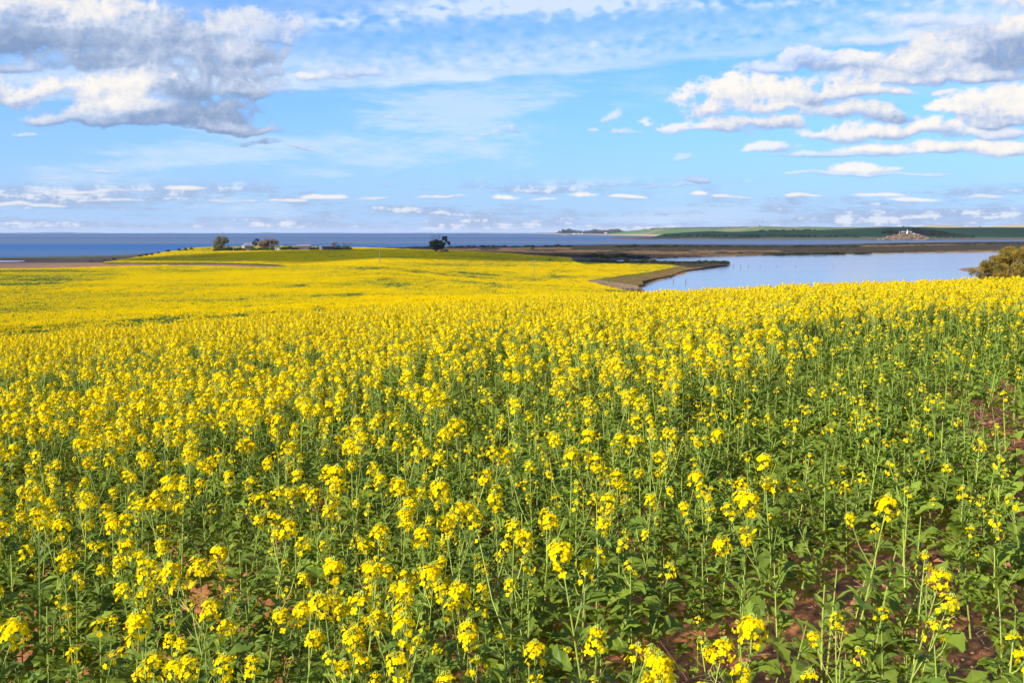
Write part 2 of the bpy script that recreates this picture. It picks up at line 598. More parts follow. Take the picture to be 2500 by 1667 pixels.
def plain_mat(name, c1, c2=None, rough=0.7, scale=4.0, bump=0.0, metal=0.0, spec=0.3):
    m, nt, p = new_mat(name)
    c2 = c2 or tuple(q * 0.8 for q in c1)
    n = noise(nt, scale, 5)
    nt.links.new(ramp2(nt, n, c1, c2), p.inputs['Base Color'])
    p.inputs['Roughness'].default_value = rough
    p.inputs['Metallic'].default_value = metal
    p.inputs['Specular IOR Level'].default_value = spec
    if bump:
        b = nt.nodes.new('ShaderNodeBump')
        b.inputs['Strength'].default_value = bump
        nt.links.new(n, b.inputs['Height'])
        nt.links.new(b.outputs[0], p.inputs['Normal'])
    return m


M_PETAL = leaf_mat('canola_petal', (0.88, 0.675, 0.002), (0.86, 0.605, 0.001), 0.32, (0.92, 0.67, 0.0), 0.7, 40, 0.04, 0.08)
M_BUD = leaf_mat('canola_bud', (0.38, 0.42, 0.04), (0.30, 0.38, 0.05), 0.15, None, 0.55, 60, 0.2, 0.15)
M_STEM = leaf_mat('canola_stem', (0.33, 0.38, 0.065), (0.25, 0.32, 0.06), 0.0, None, 0.6, 9, 0.15, 0.25)
M_LEAF = leaf_mat('canola_leaf', (0.190, 0.255, 0.024), (0.092, 0.160, 0.022), 0.30, (0.34, 0.40, 0.015), 0.5, 6, 0.2, 0.3)
M_YLEAF = leaf_mat('dying_leaf', (0.50, 0.33, 0.05), (0.42, 0.22, 0.05), 0.2, None, 0.6, 20, 0.2, 0.2)

# ------------------------------------------------------------------ the lie of the land
TAB = {  # photo column: (depth, z of the ground, or photo row of the crop's top when above 100)
    -900: [(100, 11), (150, 9), (250, 7), (400, 4.2), (540, 1.8), (640, 0.9), (830, .5), (2400, .5)],
    0: [(110, 792), (150, 765), (250, 702), (400, 668), (530, 654.5), (610, 1.3), (700, .55), (1000, .5), (2400, .5)],
    300: [(110, 773), (150, 750), (250, 703), (400, 671), (540, 652), (615, 1.7), (680, 1.2), (760, .8), (860, .5), (2400, .5)],
    400: [(110, 769), (150, 748), (250, 702), (400, 671), (545, 648), (615, 2.0), (700, 634), (780, 624), (850, 614), (910, 4.0), (1000, .5), (2400, .5)],
    520: [(110, 765), (150, 745), (250, 702), (400, 671), (545, 649), (620, 2.2), (700, 632), (780, 622), (862, 612.5), (885, 609.5), (940, 600.5), (1060, 3), (1180, .4), (2400, .5)],
    700: [(110, 757), (150, 740), (250, 702), (400, 668), (500, 655), (600, 641), (700, 628), (800, 617), (862, 611), (890, 607.5), (945, 599), (1060, 4), (1200, .4), (2400, .5)],
    930: [(110, 752), (150, 731), (250, 700), (330, 672), (437, 643), (550, 632), (700, 618), (800, 612.5), (862, 609.5), (900, 606.5), (950, 605), (1100, 2.5), (1250, .6), (2400, .6)],
    1070: [(110, 749), (150, 727), (260, 700), (390, 672), (500, 647), (600, 629), (700, 614), (765, 611), (900, 3.5), (1050, .8), (2400, .6)],
    1250: [(110, 745), (160, 716), (280, 698), (390, 688), (480, 662), (560, 646), (640, 631), (720, 620.5), (800, 3.0), (900, .8), (2400, .6)],
    1400: [(110, 740), (170, 714), (290, 704), (400, 686), (457, 672), (507, 660), (558, 650), (615, 640), (669, 632), (740, .9), (900, .6), (2400, .6)],
    1480: [(110, 740), (170, 710), (250, 5), (330, 1.8), (420, 1.2), (480, 1.2), (560, 1.2), (620, 1.0), (700, .6), (2400, .6)],
    1564: [(60, 15), (110, 11.5), (200, 6), (300, 2), (380, .8), (480, 1.0), (560, 1.2), (620, .9), (700, .6), (2400, .6)],
    1660: [(60, 15), (110, 11), (190, 5), (280, 1), (400, .7), (540, .9), (600, 1.0), (660, .6), (2400, .6)],
    2000: [(60, 14.8), (110, 10), (180, 5), (260, 1.5), (300, .7), (2400, .6)],
    2500: [(60, 15.2), (110, 11), (200, 5), (300, 1.5), (450, .9), (2400, .6)],
    3100: [(60, 16), (110, 12), (200, 6), (300, 2), (450, 1.0), (2400, .6)],
}
LD0, LD1, NU, ND = math.log(50), math.log(2400), 400, 320
U0, U1 = (-900 - 1250) / FPX, (3100 - 1250) / FPX


def build_far():
    xs = sorted(TAB)
    ld = np.linspace(LD0, LD1, ND)
    cols = []
    for X in xs:
        dd, zz = [], []
        for d, v in TAB[X]:
            z = v if v < 100 else EYE + float(slope(v)) * d - 0.92
            dd.append(math.log(d))
            zz.append(z)
        cols.append(np.interp(ld, dd, zz))
    cols = np.array(cols)
    us = (np.array(xs) - 1250) / FPX
    uu = np.linspace(U0, U1, NU)
    G = np.stack([np.interp(uu, us, cols[:, j]) for j in range(ND)], 1)     # (NU, ND)
    for _ in range(14):
        P = np.pad(G, 1, mode='edge')
        G = (P[:-2, 1:-1] + P[2:, 1:-1] + P[1:-1, :-2] + P[1:-1, 2:] + 2 * G) / 6
    return G


FAR = build_far()


def gz(x, y):
    """height of the ground"""
    x, y = np.asarray(x, float), np.asarray(y, float)
    r2 = x * x + np.maximum(y, 0) ** 2
    near = EYE - 2.32 + 0.058 * x - 0.00090 * np.minimum(r2, 14000) + 0.06 * (LA(x * 0.3 + 50, y * 0.3 + 50, 2) - 0.5)
    yy = np.maximum(y, 1.0)
    fu = np.clip((x / yy - U0) / (U1 - U0) * (NU - 1), 0, NU - 1.001)
    fd = np.clip((np.log(yy) - LD0) / (LD1 - LD0) * (ND - 1), 0, ND - 1.001)
    i, j = fu.astype(int), fd.astype(int)
    a, b = fu - i, fd - j
    far = (FAR[i, j] * (1 - a) + FAR[i + 1, j] * a) * (1 - b) + (FAR[i, j + 1] * (1 - a) + FAR[i + 1, j + 1] * a) * b
    far = far + (LB(x * 0.012 + 40, y * 0.012 + 40, 3) - 0.5) * 0.5 + (LC_(x * 0.006 + 20, y * 0.022 + 20, 2) - 0.5) * 1.5 * smooth(110, 160, y) * (1 - smooth(480, 620, y))
    w = smooth(48, 108, y)
    return near * (1 - w) + far * w


def gz1(x, y):
    return float(gz(np.array([x]), np.array([y]))[0])


LAND_PX = [(-900, 629.5), (0, 629), (150, 627), (250, 625), (330, 622.5), (420, 615), (500, 610), (700, 607), (870, 606), (1000, 606.5), (1120, 605), (1250, 603.5), (1330, 601.5),
           (1400, 600), (1500, 599), (1600, 598), (1700, 598.5), (1800, 599), (1900, 600), (2050, 598.5), (2150, 594.5), (2300, 592), (2500, 590.5), (2900, 588),
           (2900, 613), (2500, 615.3), (2300, 617.5), (2100, 620.6), (1850, 624.5), (1700, 628), (1640, 630), (1576, 632.5), (1530, 635), (1484, 638), (1484, 639.5), (1540, 641),
           (1600, 642), (1700, 641), (1769, 644), (1783, 650), (1755, 653.5), (1720, 658), (1683, 663), (1660, 671), (1639, 679), (1622, 681), (1607, 685), (1590, 691), (1576, 695.5),
           (1580, 700), (1564, 704), (1571, 714), (1640, 742), (2000, 764), (2300, 732), (2380, 690), (2389, 666), (2347, 658.5), (2370, 654.5), (2397, 652.5), (2550, 648), (3000, 645)]
LAND = [(p.x, p.y) for p in (on_sea(*q) for q in LAND_PX)]
LAND += [(900, 300), (900, -200), (-900, -200)]
FIELD_PX = [(-900, 830), (-900, 656), (0, 656), (100, 655), (208, 652.5), (357, 647.5), (506, 649), (640, 652), (700, 651), (690, 646), (595, 642.6), (506, 640.8), (357, 640.6), (255, 640.6),
            (300, 633), (350, 625), (400, 615.5), (450, 607.5), (480, 604), (520, 600), (600, 596), (700, 596), (800, 599), (900, 604), (980, 608), (1100, 611.5), (1180, 615.5),
            (1250, 619), (1330, 624), (1390, 628), (1398, 636), (1410, 642), (1430, 645.5), (1500, 644.6), (1580, 644), (1640, 646.5), (1662, 651), (1594, 662.5), (1523, 671.5),
            (1480, 677), (1428, 685), (1470, 697), (1520, 708), (1545, 716), (1600, 830)]


def build_ground():
    ys = np.concatenate([np.linspace(-16, 1.6, 14), np.geomspace(2.0, 2300, 440)])
    t = np.linspace(-1, 1, 601)
    Yg, T = np.meshgrid(ys, t, indexing='ij')
    Xg = T * (16 + 0.70 * np.maximum(Yg, 0))
    Z = gz(Xg, Yg)
    sd = signed_dist(Xg.ravel(), Yg.ravel(), LAND).reshape(Xg.shape)
    wob = (LC_(Xg * 0.03 + 9, Yg * 0.012 + 9, 4) - 0.5) * 26 * smooth(250, 700, Yg)
    sd = sd + wob * 0.8
    Z = np.minimum(Z, np.clip(sd * 0.06, -1.5, 1e3))
    # clods and hollows of the tilled soil close by
    nr = 1 - smooth(10, 25, Yg)
    Z = Z + nr * ((LA(Xg * 3 + 30, Yg * 3 + 30, 4) - 0.5) * 0.10)
    PX, PY = to_px(Xg, Yg, Z)
    tone = LA(Xg * 0.02 + 60, Yg * 0.008 + 60, 4)
    C = np.zeros(Xg.shape + (3,))
    soil, strip = np.array([0.37, 0.150, 0.058]), np.array([0.25, 0.140, 0.075])
    under, marsh = np.array([0.10, 0.145, 0.03]), np.array([0.050, 0.035, 0.029])  # marsh colour darkened in place of a cloud shadow
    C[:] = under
    far = Yg > 330
    far_f = in_poly(PX, PY - 8, FIELD_PX)

    def paint(mask, c, c2=None, amt=1.0):
        cc = np.asarray(c)[None, :] * np.ones((mask.sum(), 1))
        if c2 is not None:
            k = smooth(0.4, 0.6, tone[mask])[:, None]
            cc = cc * (1 - k) + np.asarray(c2) * k
        C[mask] = C[mask] * (1 - amt) + cc * amt
    paint(Yg < 70, soil)
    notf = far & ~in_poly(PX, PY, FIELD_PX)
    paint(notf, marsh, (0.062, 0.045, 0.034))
    paint(in_poly(PX, PY, [(-900, 642.2), (0, 642.2), (357, 640.4), (520, 640.4), (595, 642.4), (700, 645), (720, 652), (640, 654.5), (506, 651), (357, 650), (208, 655), (0, 659), (-900, 659)]) & (Yg > 450) & (Yg < 760), strip, (0.205, 0.118, 0.064))
    # marsh to the left, greener towards the sea
    paint(notf & in_poly(PX, PY, [(-900, 632), (200, 630), (340, 625), (340, 620), (-900, 625)]), (0.075, 0.085, 0.035))
    # reed beds and damp grass on the marsh beyond the lake
    paint(notf & in_poly(PX, PY, [(1150, 612), (1500, 612.5), (1800, 613.5), (2000, 615.5), (1850, 619), (1560, 624), (1400, 623), (1250, 619)]), (0.215, 0.125, 0.062), (0.16, 0.095, 0.05))
    paint(notf & in_poly(PX, PY, [(1700, 619.5), (1880, 617.5), (2200, 616), (2500, 611.5), (2500, 614), (2200, 619), (1900, 621.5), (1700, 623)]), (0.075, 0.125, 0.035))
    paint(notf & in_poly(PX, PY, [(1576, 628), (1660, 624.5), (1780, 623), (1860, 622), (1860, 624.5), (1700, 627), (1580, 632)]), (0.33, 0.225, 0.13))
    paint(notf & in_poly(PX, PY, [(2080, 619), (2180, 617), (2330, 614.5), (2500, 612), (2500, 616), (2300, 618), (2080, 621)]), (0.34, 0.245, 0.16))
    paint(notf & in_poly(PX, PY, [(1390, 630), (1480, 633), (1484, 640), (1420, 640), (1395, 640)]), (0.07, 0.075, 0.04))
    # the grassy bank between crop and lake
    bank = [(1400, 640), (1480, 639), (1600, 640), (1700, 638), (1780, 642), (1800, 655), (1700, 668), (1640, 690), (1600, 730), (1420, 700), (1410, 686)]
    paint(notf & in_poly(PX, PY, bank), (0.215, 0.17, 0.050), (0.165, 0.145, 0.042))
    paint(notf & in_poly(PX, PY, [(1480, 639), (1600, 640), (1700, 638), (1780, 642), (1790, 652), (1755, 652), (1690, 658), (1650, 655), (1640, 648), (1560, 644)]), (0.085, 0.08, 0.045))
    paint(notf & in_poly(PX, PY, [(1790, 650), (1690, 656), (1640, 664), (1610, 676), (1580, 690), (1560, 715), (1620, 715), (1700, 670)]), (0.29, 0.145, 0.055), (0.21, 0.13, 0.05))
    paint(notf & in_poly(PX, PY, [(1422, 686), (1450, 688), (1500, 698), (1545, 706), (1556, 722), (1500, 722)]), (0.34, 0.24, 0.14), (0.29, 0.20, 0.11))
    paint(notf & in_poly(PX, PY, [(2330, 670), (2340, 655), (2420, 648), (2600, 640), (2600, 670)]) & (Yg > 300), (0.23, 0.14, 0.08))
    V = np.stack([Xg, Yg, Z], -1).reshape(-1, 3)
    nr_, nc = Xg.shape
    idx = np.arange(nr_ * nc).reshape(nr_, nc)
    F = np.stack([idx[:-1, :-1], idx[:-1, 1:], idx[1:, 1:], idx[1:, :-1]], -1).reshape(-1, 4)
    me = bpy.data.meshes.new('ground')
    me.vertices.add(len(V))
    me.vertices.foreach_set('co', V.ravel().astype(np.float32))
    me.loops.add(F.size)
    me.loops.foreach_set('vertex_index', F.ravel().astype(np.int32))
    me.polygons.add(len(F))
    me.polygons.foreach_set('loop_start', np.arange(0, F.size, 4, dtype=np.int32))
    me.polygons.foreach_set('use_smooth', np.ones(len(F), bool))
    me.update(calc_edges=True)
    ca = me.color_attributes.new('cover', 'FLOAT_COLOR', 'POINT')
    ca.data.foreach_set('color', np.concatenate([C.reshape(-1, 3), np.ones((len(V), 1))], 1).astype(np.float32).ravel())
    m, nt, p = new_mat('ground_cover')
    at_ = nt.nodes.new('ShaderNodeVertexColor')
    at_.layer_name = 'cover'
    n1 = noise(nt, 9, 10, 0.72)
    n2 = noise(nt, 0.25, 6, 0.65, stretch=(1, 0.5, 1))
    hs = nt.nodes.new('ShaderNodeHueSaturation')
    mr = nt.nodes.new('ShaderNodeMapRange')
    ad = nt.nodes.new('ShaderNodeMath')
    ad.operation = 'ADD'
    nt.links.new(n1, ad.inputs[0])
    nt.links.new(n2, ad.inputs[1])
    nt.links.new(ad.outputs[0], mr.inputs[0])
    mr.inputs[1].default_value, mr.inputs[2].default_value, mr.inputs[3].default_value, mr.inputs[4].default_value = 0.7, 1.3, 0.55, 1.5
    nt.links.new(at_.outputs[0], hs.inputs['Color'])
    nt.links.new(mr.outputs[0], hs.inputs['Value'])
    nt.links.new(hs.outputs[0], p.inputs['Base Color'])
    p.inputs['Roughness'].default_value = 0.95
    p.inputs['Specular IOR Level'].default_value = 0.1
    b = nt.nodes.new('ShaderNodeBump')
    b.inputs['Strength'].default_value = 0.7
    b.inputs['Distance'].default_value = 0.05
    nt.links.new(n1, b.inputs['Height'])
    nt.links.new(b.outputs[0], p.inputs['Normal'])
    me.materials.append(m)
    return link('ground', me, kind='structure')


build_ground()


# ------------------------------------------------------------------ water
def sheet(name, us, ds, mat, lift=0.0):
    Xg = np.outer(ds, us)
    Yg = np.outer(ds, np.ones_like(us))
    Z = sea_z(Xg, Yg) + lift
    V = np.stack([Xg, Yg, Z], -1).reshape(-1, 3)
    n, c = Xg.shape
    idx = np.arange(n * c).reshape(n, c)
    F = np.stack([idx[:-1, :-1], idx[:-1, 1:], idx[1:, 1:], idx[1:, :-1]], -1).reshape(-1, 4)
    me = bpy.data.meshes.new(name)
    me.from_pydata(V.tolist(), [], F.tolist())
    me.polygons.foreach_set('use_smooth', [True] * len(F))
    me.materials.append(mat)
    return link(name, me, kind='structure')


def water_mat(name, c1, c2, gloss, rough, stretch, lo=.4, hi=.62, wave=0.0):
    m, nt, p = new_mat(name)
    n = noise(nt, 1.0, 5, 0.55, stretch=stretch)
    col = ramp2(nt, n, c1, c2, lo, hi)
    fine = noise(nt, 1.0, 3, 0.6, stretch=(0.05, 0.25, 1))
    hs = nt.nodes.new('ShaderNodeHueSaturation')
    mr = nt.nodes.new('ShaderNodeMapRange')
    nt.links.new(fine, mr.inputs[0])
    mr.inputs[1].default_value, mr.inputs[2].default_value, mr.inputs[3].default_value, mr.inputs[4].default_value = .3, .7, .86, 1.14
    nt.links.new(mr.outputs[0], hs.inputs['Value'])
    nt.links.new(col, hs.inputs['Color'])
    nt.links.new(hs.outputs[0], p.inputs['Base Color'])
    p.inputs['Roughness'].default_value = 0.9
    p.inputs['Specular IOR Level'].default_value = 0.0
    gl = nt.nodes.new('ShaderNodeBsdfGlossy')
    gl.inputs['Roughness'].default_value = rough
    if wave:
        b = nt.nodes.new('ShaderNodeBump')
        b.inputs['Strength'].default_value = wave
        b.inputs['Distance'].default_value = 0.2
        nt.links.new(noise(nt, 1.0, 4, 0.5, stretch=(0.15, 0.6, 1)), b.inputs['Height'])
        nt.links.new(b.outputs[0], gl.inputs['Normal'])
    mx = nt.nodes.new('ShaderNodeMixShader')
    if isinstance(gloss, tuple):
        g = nt.nodes.new('ShaderNodeMapRange')
        nt.links.new(n, g.inputs[0])
        g.inputs[1].default_value, g.inputs[2].default_value, g.inputs[3].default_value, g.inputs[4].default_value = lo, hi, gloss[0], gloss[1]
        nt.links.new(g.outputs[0], mx.inputs[0])
    else:
        mx.inputs[0].default_value = gloss
    nt.links.new(p.outputs[0], mx.inputs[1])
    nt.links.new(gl.outputs[0], mx.inputs[2])
    nt.links.new(mx.outputs[0], nt.nodes['Material Output'].inputs[0])
    return m


M_SEA = water_mat('ruffled_sea', (0.030, 0.115, 0.275), (0.11, 0.15, 0.22), 0.08, 0.35, (0.00006, 0.0009, 1), .46, .6)  # grey bands in the colour stand in for cloud reflections
M_LAKE = water_mat('calm_lake', (0.31, 0.33, 0.50), (0.36, 0.38, 0.53), (0.58, 0.88), 0.12, (0.003, 0.016, 1), .40, .6, 0.0)
sheet('sea', np.linspace(-0.95, 0.95, 90), np.geomspace(780, 26000, 120), M_SEA)


def poly_sheet(name, pts_px, mat, lift, wob=0.0, z=0.0, kind='structure', side=0.0):
    """a flat sheet (with sides when side > 0) whose outline is given on the water plane"""
    P = [on_sea(a, b) for a, b in pts_px]
    pts = []
    for i in range(len(P)):
        a, b = P[i], P[(i + 1) % len(P)]
        k = max(1, min(40, int((b - a).length / 14)))
        for j in range(k):
            q = a.lerp(b, j / k)
            e = (LB(np.array([q.x * .05]), np.array([q.y * .05]), 3)[0] - 0.5) * wob
            pts.append((q.x + e, q.y + e * 1.5))
    g = Geo()
    n = len(pts)
    top = [(x, y, lift + z + sea_z(x, y)) for x, y in pts]
    if side:
        g.add(top + [(x, y, zz - side) for x, y, zz in top], [tuple(range(n))] + [(i, n + i, n + (i + 1) % n, (i + 1) % n) for i in range(n)])
    else:
        g.add(top, [tuple(range(n))])
    return link(name, g.mesh(name, [mat]), kind=kind)


lake_px = [(1440, 634.5), (1576, 629.5), (1700, 626), (1850, 622), (2100, 618), (2300, 615), (2500, 613), (2900, 610), (3000, 640), (3000, 790), (1400, 790), (1440, 690)]
poly_sheet('lake', lake_px, M_LAKE, 0.06)
# narrow pools on the marsh, seen as bright slivers
def pool(X0, X1, Y0, Y1, Y2, Y3, lift):
    pts = [(X0, Y0), ((X0 * 2 + X1) / 3, Y0 * .67 + Y1 * .33 - 0.5), ((X0 + 2 * X1) / 3, Y0 * .33 + Y1 * .67 - 0.7), (X1, Y1), (X1, Y3), ((X0 + 2 * X1) / 3, Y2 * .33 + Y3 * .67 + .6), ((X0 * 2 + X1) / 3, Y2 * .67 + Y3 * .33 + .3), (X0, Y2)]
    poly_sheet('pool', pts, M_LAKE, lift, wob=1.5)


pool(1165, 1400, 612.6, 609.2, 613.8, 611.0, 0.72)
pool(1390, 1625, 608.8, 606.4, 611.2, 607.6, 0.74)
pool(-300, 60, 639, 639.5, 643, 641.8, 0.80)
pool(80, 240, 638.6, 636.6, 640.8, 639.0, 0.78)
pool(250, 290, 634.5, 632.6, 636.0, 634, 0.8)


# ------------------------------------------------------------------ hills across the water
def ridge(name, crest, base, depth_c, depth_b, mat, x0, x1, n=180, rows=26, rough=1.0, back=500, seed=5, kind='structure'):
    """a hill: foot line at depth_b, crest drawn by (photo column, photo row) at depth_c"""
    X = np.linspace(x0, x1, n)
    yc = interp(X, crest)
    db, dc = interp(X, depth_b), interp(X, depth_c)
    lat = Lattice(seed)
    t = np.concatenate([np.linspace(0, 1, rows), np.linspace(1.05, 2, 8)])
    V = []
    for tt in t:
        if tt <= 1:
            d = db + (dc - db) * tt
            prof = smooth(0, 1, tt ** 0.9) * 0.75 + tt * 0.25
        else:
            d = dc + back * (tt - 1)
            prof = 1 - smooth(0, 1, tt - 1) * 1.02
        u = (X - 1250) / FPX / (math.cos(PITCH) - 0) * CP
        x = u * d
        zc = EYE + slope(yc) * dc
        z0 = sea_z(x, d) - 0.6
        bump = (lat(x * 0.004 + 30, d * 0.004 + 30, 4) - 0.5) * rough * (zc - z0) * 0.35 * np.sin(np.pi * min(tt, 1)) * np.ones_like(x)
        z = z0 + (zc - z0) * prof + bump
        V.append(np.stack([x, d * np.ones_like(x), z], 1))
    V = np.array(V)
    nr, nc = V.shape[:2]
    idx = np.arange(nr * nc).reshape(nr, nc)
    F = np.stack([idx[:-1, :-1], idx[:-1, 1:], idx[1:, 1:], idx[1:, :-1]], -1).reshape(-1, 4)
    me = bpy.data.meshes.new(name)
    me.from_pydata(V.reshape(-1, 3).tolist(), [], F.tolist())
    me.polygons.foreach_set('use_smooth', [True] * len(F))
    me.materials.append(mat)
    return link(name, me, kind=kind), V


def hill_mat(name, c1, c2, c3=None, z_lo=None, scale=0.01, stretch=(1, .4, 1), bump=0.0, lo=.4, hi=.6):
    m, nt, p = new_mat(name)
    col = ramp2(nt, noise(nt, scale, 6, 0.6, stretch=stretch), c1, c2, lo, hi)
    if c3 is not None:
        ge = nt.nodes.new('ShaderNodeNewGeometry')
        sp = nt.nodes.new('ShaderNodeSeparateXYZ')
        nt.links.new(ge.outputs['Position'], sp.inputs[0])
        nn = noise(nt, scale * 6, 4, 0.6)
        ad = nt.nodes.new('ShaderNodeMath')
        ad.operation = 'MULTIPLY_ADD'
        nt.links.new(nn, ad.inputs[0])
        ad.inputs[1].default_value = (z_lo[1] - z_lo[0]) * 2
        nt.links.new(sp.outputs[2], ad.inputs[2])
        off = (z_lo[1] - z_lo[0])
        col = ramp2(nt, ad.outputs[0], c3, col, z_lo[0] + off, z_lo[1] + off)
    nt.links.new(col, p.inputs['Base Color'])
    p.inputs['Roughness'].default_value = 0.95
    p.inputs['Specular IOR Level'].default_value = 0.05
    if bump:
        b = nt.nodes.new('ShaderNodeBump')
        b.inputs['Strength'].default_value = bump
        b.inputs['Distance'].default_value = 4.0
        nt.links.new(noise(nt, scale * 6, 6, 0.7), b.inputs['Height'])
        nt.links.new(b.outputs[0], p.inputs['Normal'])
    return m


M_HILL_DARK = hill_mat('dark_green_pasture', (0.036, 0.092, 0.036), (0.052, 0.115, 0.040), (0.135, 0.092, 0.075), (2.0, 5.0), 0.006)
M_HILL_LIGHT = hill_mat('light_green_pasture', (0.21, 0.205, 0.085), (0.10, 0.165, 0.055), (0.50, 0.36, 0.20), (-0.5, 2.0), 0.004, (1, .6, 1), 0, .42, .55)
M_HILL_TAN = hill_mat('tan_dune', (0.50, 0.37, 0.20), (0.38, 0.33, 0.17), None, None, 0.004)
M_ROCK = hill_mat('headland_rock', (0.27, 0.175, 0.10), (0.07, 0.065, 0.04), (0.17, 0.115, 0.09), (0.5, 2.5), 0.07, (1, 1, 2), 1.0, .46, .56)
M_FARSHORE = plain_mat('distant_shore', (0.10, 0.15, 0.22), (0.18, 0.21, 0.24), 0.95, 0.003)  # blued to put distance haze into the shore's colour
M_MUD = plain_mat('tidal_mud', (0.10, 0.07, 0.06), (0.075, 0.055, 0.045), 0.95, 0.02)
M_SAND = plain_mat('beach_sand', (0.52, 0.38, 0.23), (0.42, 0.32, 0.2), 0.95, 0.02)

ridge('hill', [(2150, 559), (2200, 557), (2240, 553), (2260, 549.8), (2275, 549), (2300, 549.6), (2340, 552.5), (2400, 553.8), (2425, 551), (2445, 549.8), (2480, 548.8), (2560, 548), (2700, 551), (2900, 556)],
      None, [(2100, 5200), (3000, 5200)], [(2100, 4300), (3000, 4300)], M_HILL_TAN, 2150, 2900, 120, 16, 1.0, 700, 31)
ridge('hill', [(1440, 574), (1470, 571), (1500, 567.5), (1526, 564.8), (1556, 561.5), (1576, 559.5), (1609, 558), (1700, 556.8), (1760, 556), (1803, 555.4), (1840, 553), (1862, 552.4), (1880, 553.2), (1930, 554.6), (1965, 553.8),
              (2000, 554.7), (2090, 555), (2150, 553), (2165, 553.2), (2200, 556), (2400, 557), (2900, 556)],
      None, [(1440, 6300), (1700, 5600), (1900, 4600), (2900, 4400)], [(1440, 5700), (1560, 5500), (1700, 4600), (1900, 3500), (2900, 3400)], M_HILL_LIGHT, 1440, 2900, 240, 24, 0.8, 700, 32)
_, HV1 = ridge('hill', [(1590, 580), (1605, 575), (1623, 570.8), (1650, 569), (1680, 567), (1715, 565), (1742, 564.3), (1775, 566), (1800, 566.2), (1850, 563.4), (1920, 562), (1990, 561.5), (2060, 559), (2130, 556.2), (2170, 554.6), (2210, 553.8),
              (2250, 554.6), (2290, 556), (2400, 555.2), (2500, 555.4), (2700, 556), (3000, 557)],
      None, [(1590, 2900), (3000, 3150)], [(1590, 2560), (1700, 2420), (1900, 2345), (2500, 2330), (3000, 2330)], M_HILL_DARK, 1590, 3000, 240, 40, 0.9, 600, 33)
_, HV2 = ridge('headland', [(2095, 588), (2128, 585.5), (2150, 581.5), (2166, 576), (2178, 572.8), (2190, 571.4), (2205, 570.9), (2225, 570.9), (2236, 571.6), (2248, 574.5), (2260, 579.5), (2272, 584.5), (2300, 588)],
      None, [(2095, 2440), (2300, 2440)], [(2095, 2315), (2300, 2315)], M_ROCK, 2095, 2300, 90, 26, 2.2, 160, 34)
# low far shore all along the horizon
fs = []
for i, X in enumerate(np.linspace(-700, 1460, 216)):
    t = LA(np.array([X * 0.012 + 3]), np.array([0.5]), 4)[0]
    fs.append((X, 569.3 - 1.6 * max(0, t - 0.42) * 3 - (1.3 if 48 < X < 190 else 0) - (0.5 if X > 1000 else 0) - (0.7 if X > 1300 else 0)))
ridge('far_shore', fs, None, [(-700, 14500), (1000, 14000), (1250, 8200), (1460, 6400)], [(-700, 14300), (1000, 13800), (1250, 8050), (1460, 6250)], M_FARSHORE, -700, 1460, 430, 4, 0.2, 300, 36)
poly_sheet('beach', [(1300, 572.6), (1360, 572.2), (1420, 572.6), (1460, 573.4), (1520, 574.4), (1600, 576), (1660, 577), (1660, 575), (1560, 573), (1460, 571.5), (1360, 571.4)], M_SAND, 1.0, wob=3, side=1.6)
poly_sheet('sandbar', [(1373, 574.7), (1380, 575.2), (1386, 574.6), (1380, 574.2)], M_SAND, 0.5, side=1.0)
poly_sheet('mud_spit', [(1489, 581.2), (1500, 579.6), (1540, 578.4), (1640, 577.2), (1775, 577), (1900, 581), (1920, 586.4), (1760, 585.6), (1640, 584.8), (1526, 583.2), (1497, 582.4)], M_MUD, 1.4, wob=8, side=2.2)

# ------------------------------------------------------------------ clouds whose shadows lie on the land
M_CLOUD = plain_mat('cloud_white', (0.85, 0.85, 0.86), (0.80, 0.80, 0.82), 1.0, 0.004)
_nt = M_CLOUD.node_tree                     # thin enough to let part of the sun through
_mx, _tr = _nt.nodes.new('ShaderNodeMixShader'), _nt.nodes.new('ShaderNodeBsdfTransparent')
_mx.inputs[0].default_value = 0.5
_nt.links.new(_nt.nodes['Principled BSDF'].outputs[0], _mx.inputs[1])
_nt.links.new(_tr.outputs[0], _mx.inputs[2])
_nt.links.new(_mx.outputs[0], _nt.nodes['Material Output'].inputs[0])


def cloud(shadow, z0, alt, thick, seed):
    """a cumulus up-sun of the patch of ground (x, y outline) that it shades"""
    lat = Lattice(seed)
    k = (alt - z0) / to_sun.z
    P = [Vector((x + to_sun.x * k, y + to_sun.y * k)) for x, y in shadow]
    ring = []
    for a, b in zip(P, P[1:] + P[:1]):
        m = max(1, int((b - a).length / 30))
        ring += [a.lerp(b, j / m) for j in range(m)]
    c = sum(ring, Vector((0, 0))) / len(ring)
    n = len(ring)
    V, F = [], []
    lv = [(-0.0, 0.02), (-0.6, 0.45), (-0.5, 0.8), (-0.2, 0.96), (0.0, 1.0), (0.25, 0.97), (0.6, 0.82), (0.85, 0.55), (0.95, 0.25), (1.0, 0.02)]
    lv[0] = (-0.62, 0.02)
    for (h, r) in lv:
        for q in ring:
            d = (q - c) * r
            e = (lat(np.array([(c.x + d.x) * .008 + 40]), np.array([(c.y + d.y) * .008 + 40 + h]), 4)[0] - 0.5)
            V.append((c.x + d.x * (1 + .22 * e), c.y + d.y * (1 + .22 * e), alt + thick * (h * (0.35 if h < 0 else 1) * (1 + 1.3 * e))))
    for i in range(len(lv) - 1):
        for j in range(n):
            F.append((i * n + j, i * n + (j + 1) % n, (i + 1) * n + (j + 1) % n, (i + 1) * n + j))
    F.append(tuple(range(n - 1, -1, -1)))
    F.append(tuple(range((len(lv) - 1) * n, len(lv) * n)))
    me = bpy.data.meshes.new('cloud')
    me.from_pydata(V, [], F)
    me.polygons.foreach_set('use_smooth', [True] * len(F))
    me.materials.append(M_CLOUD)
    return link('cloud', me, kind='structure')


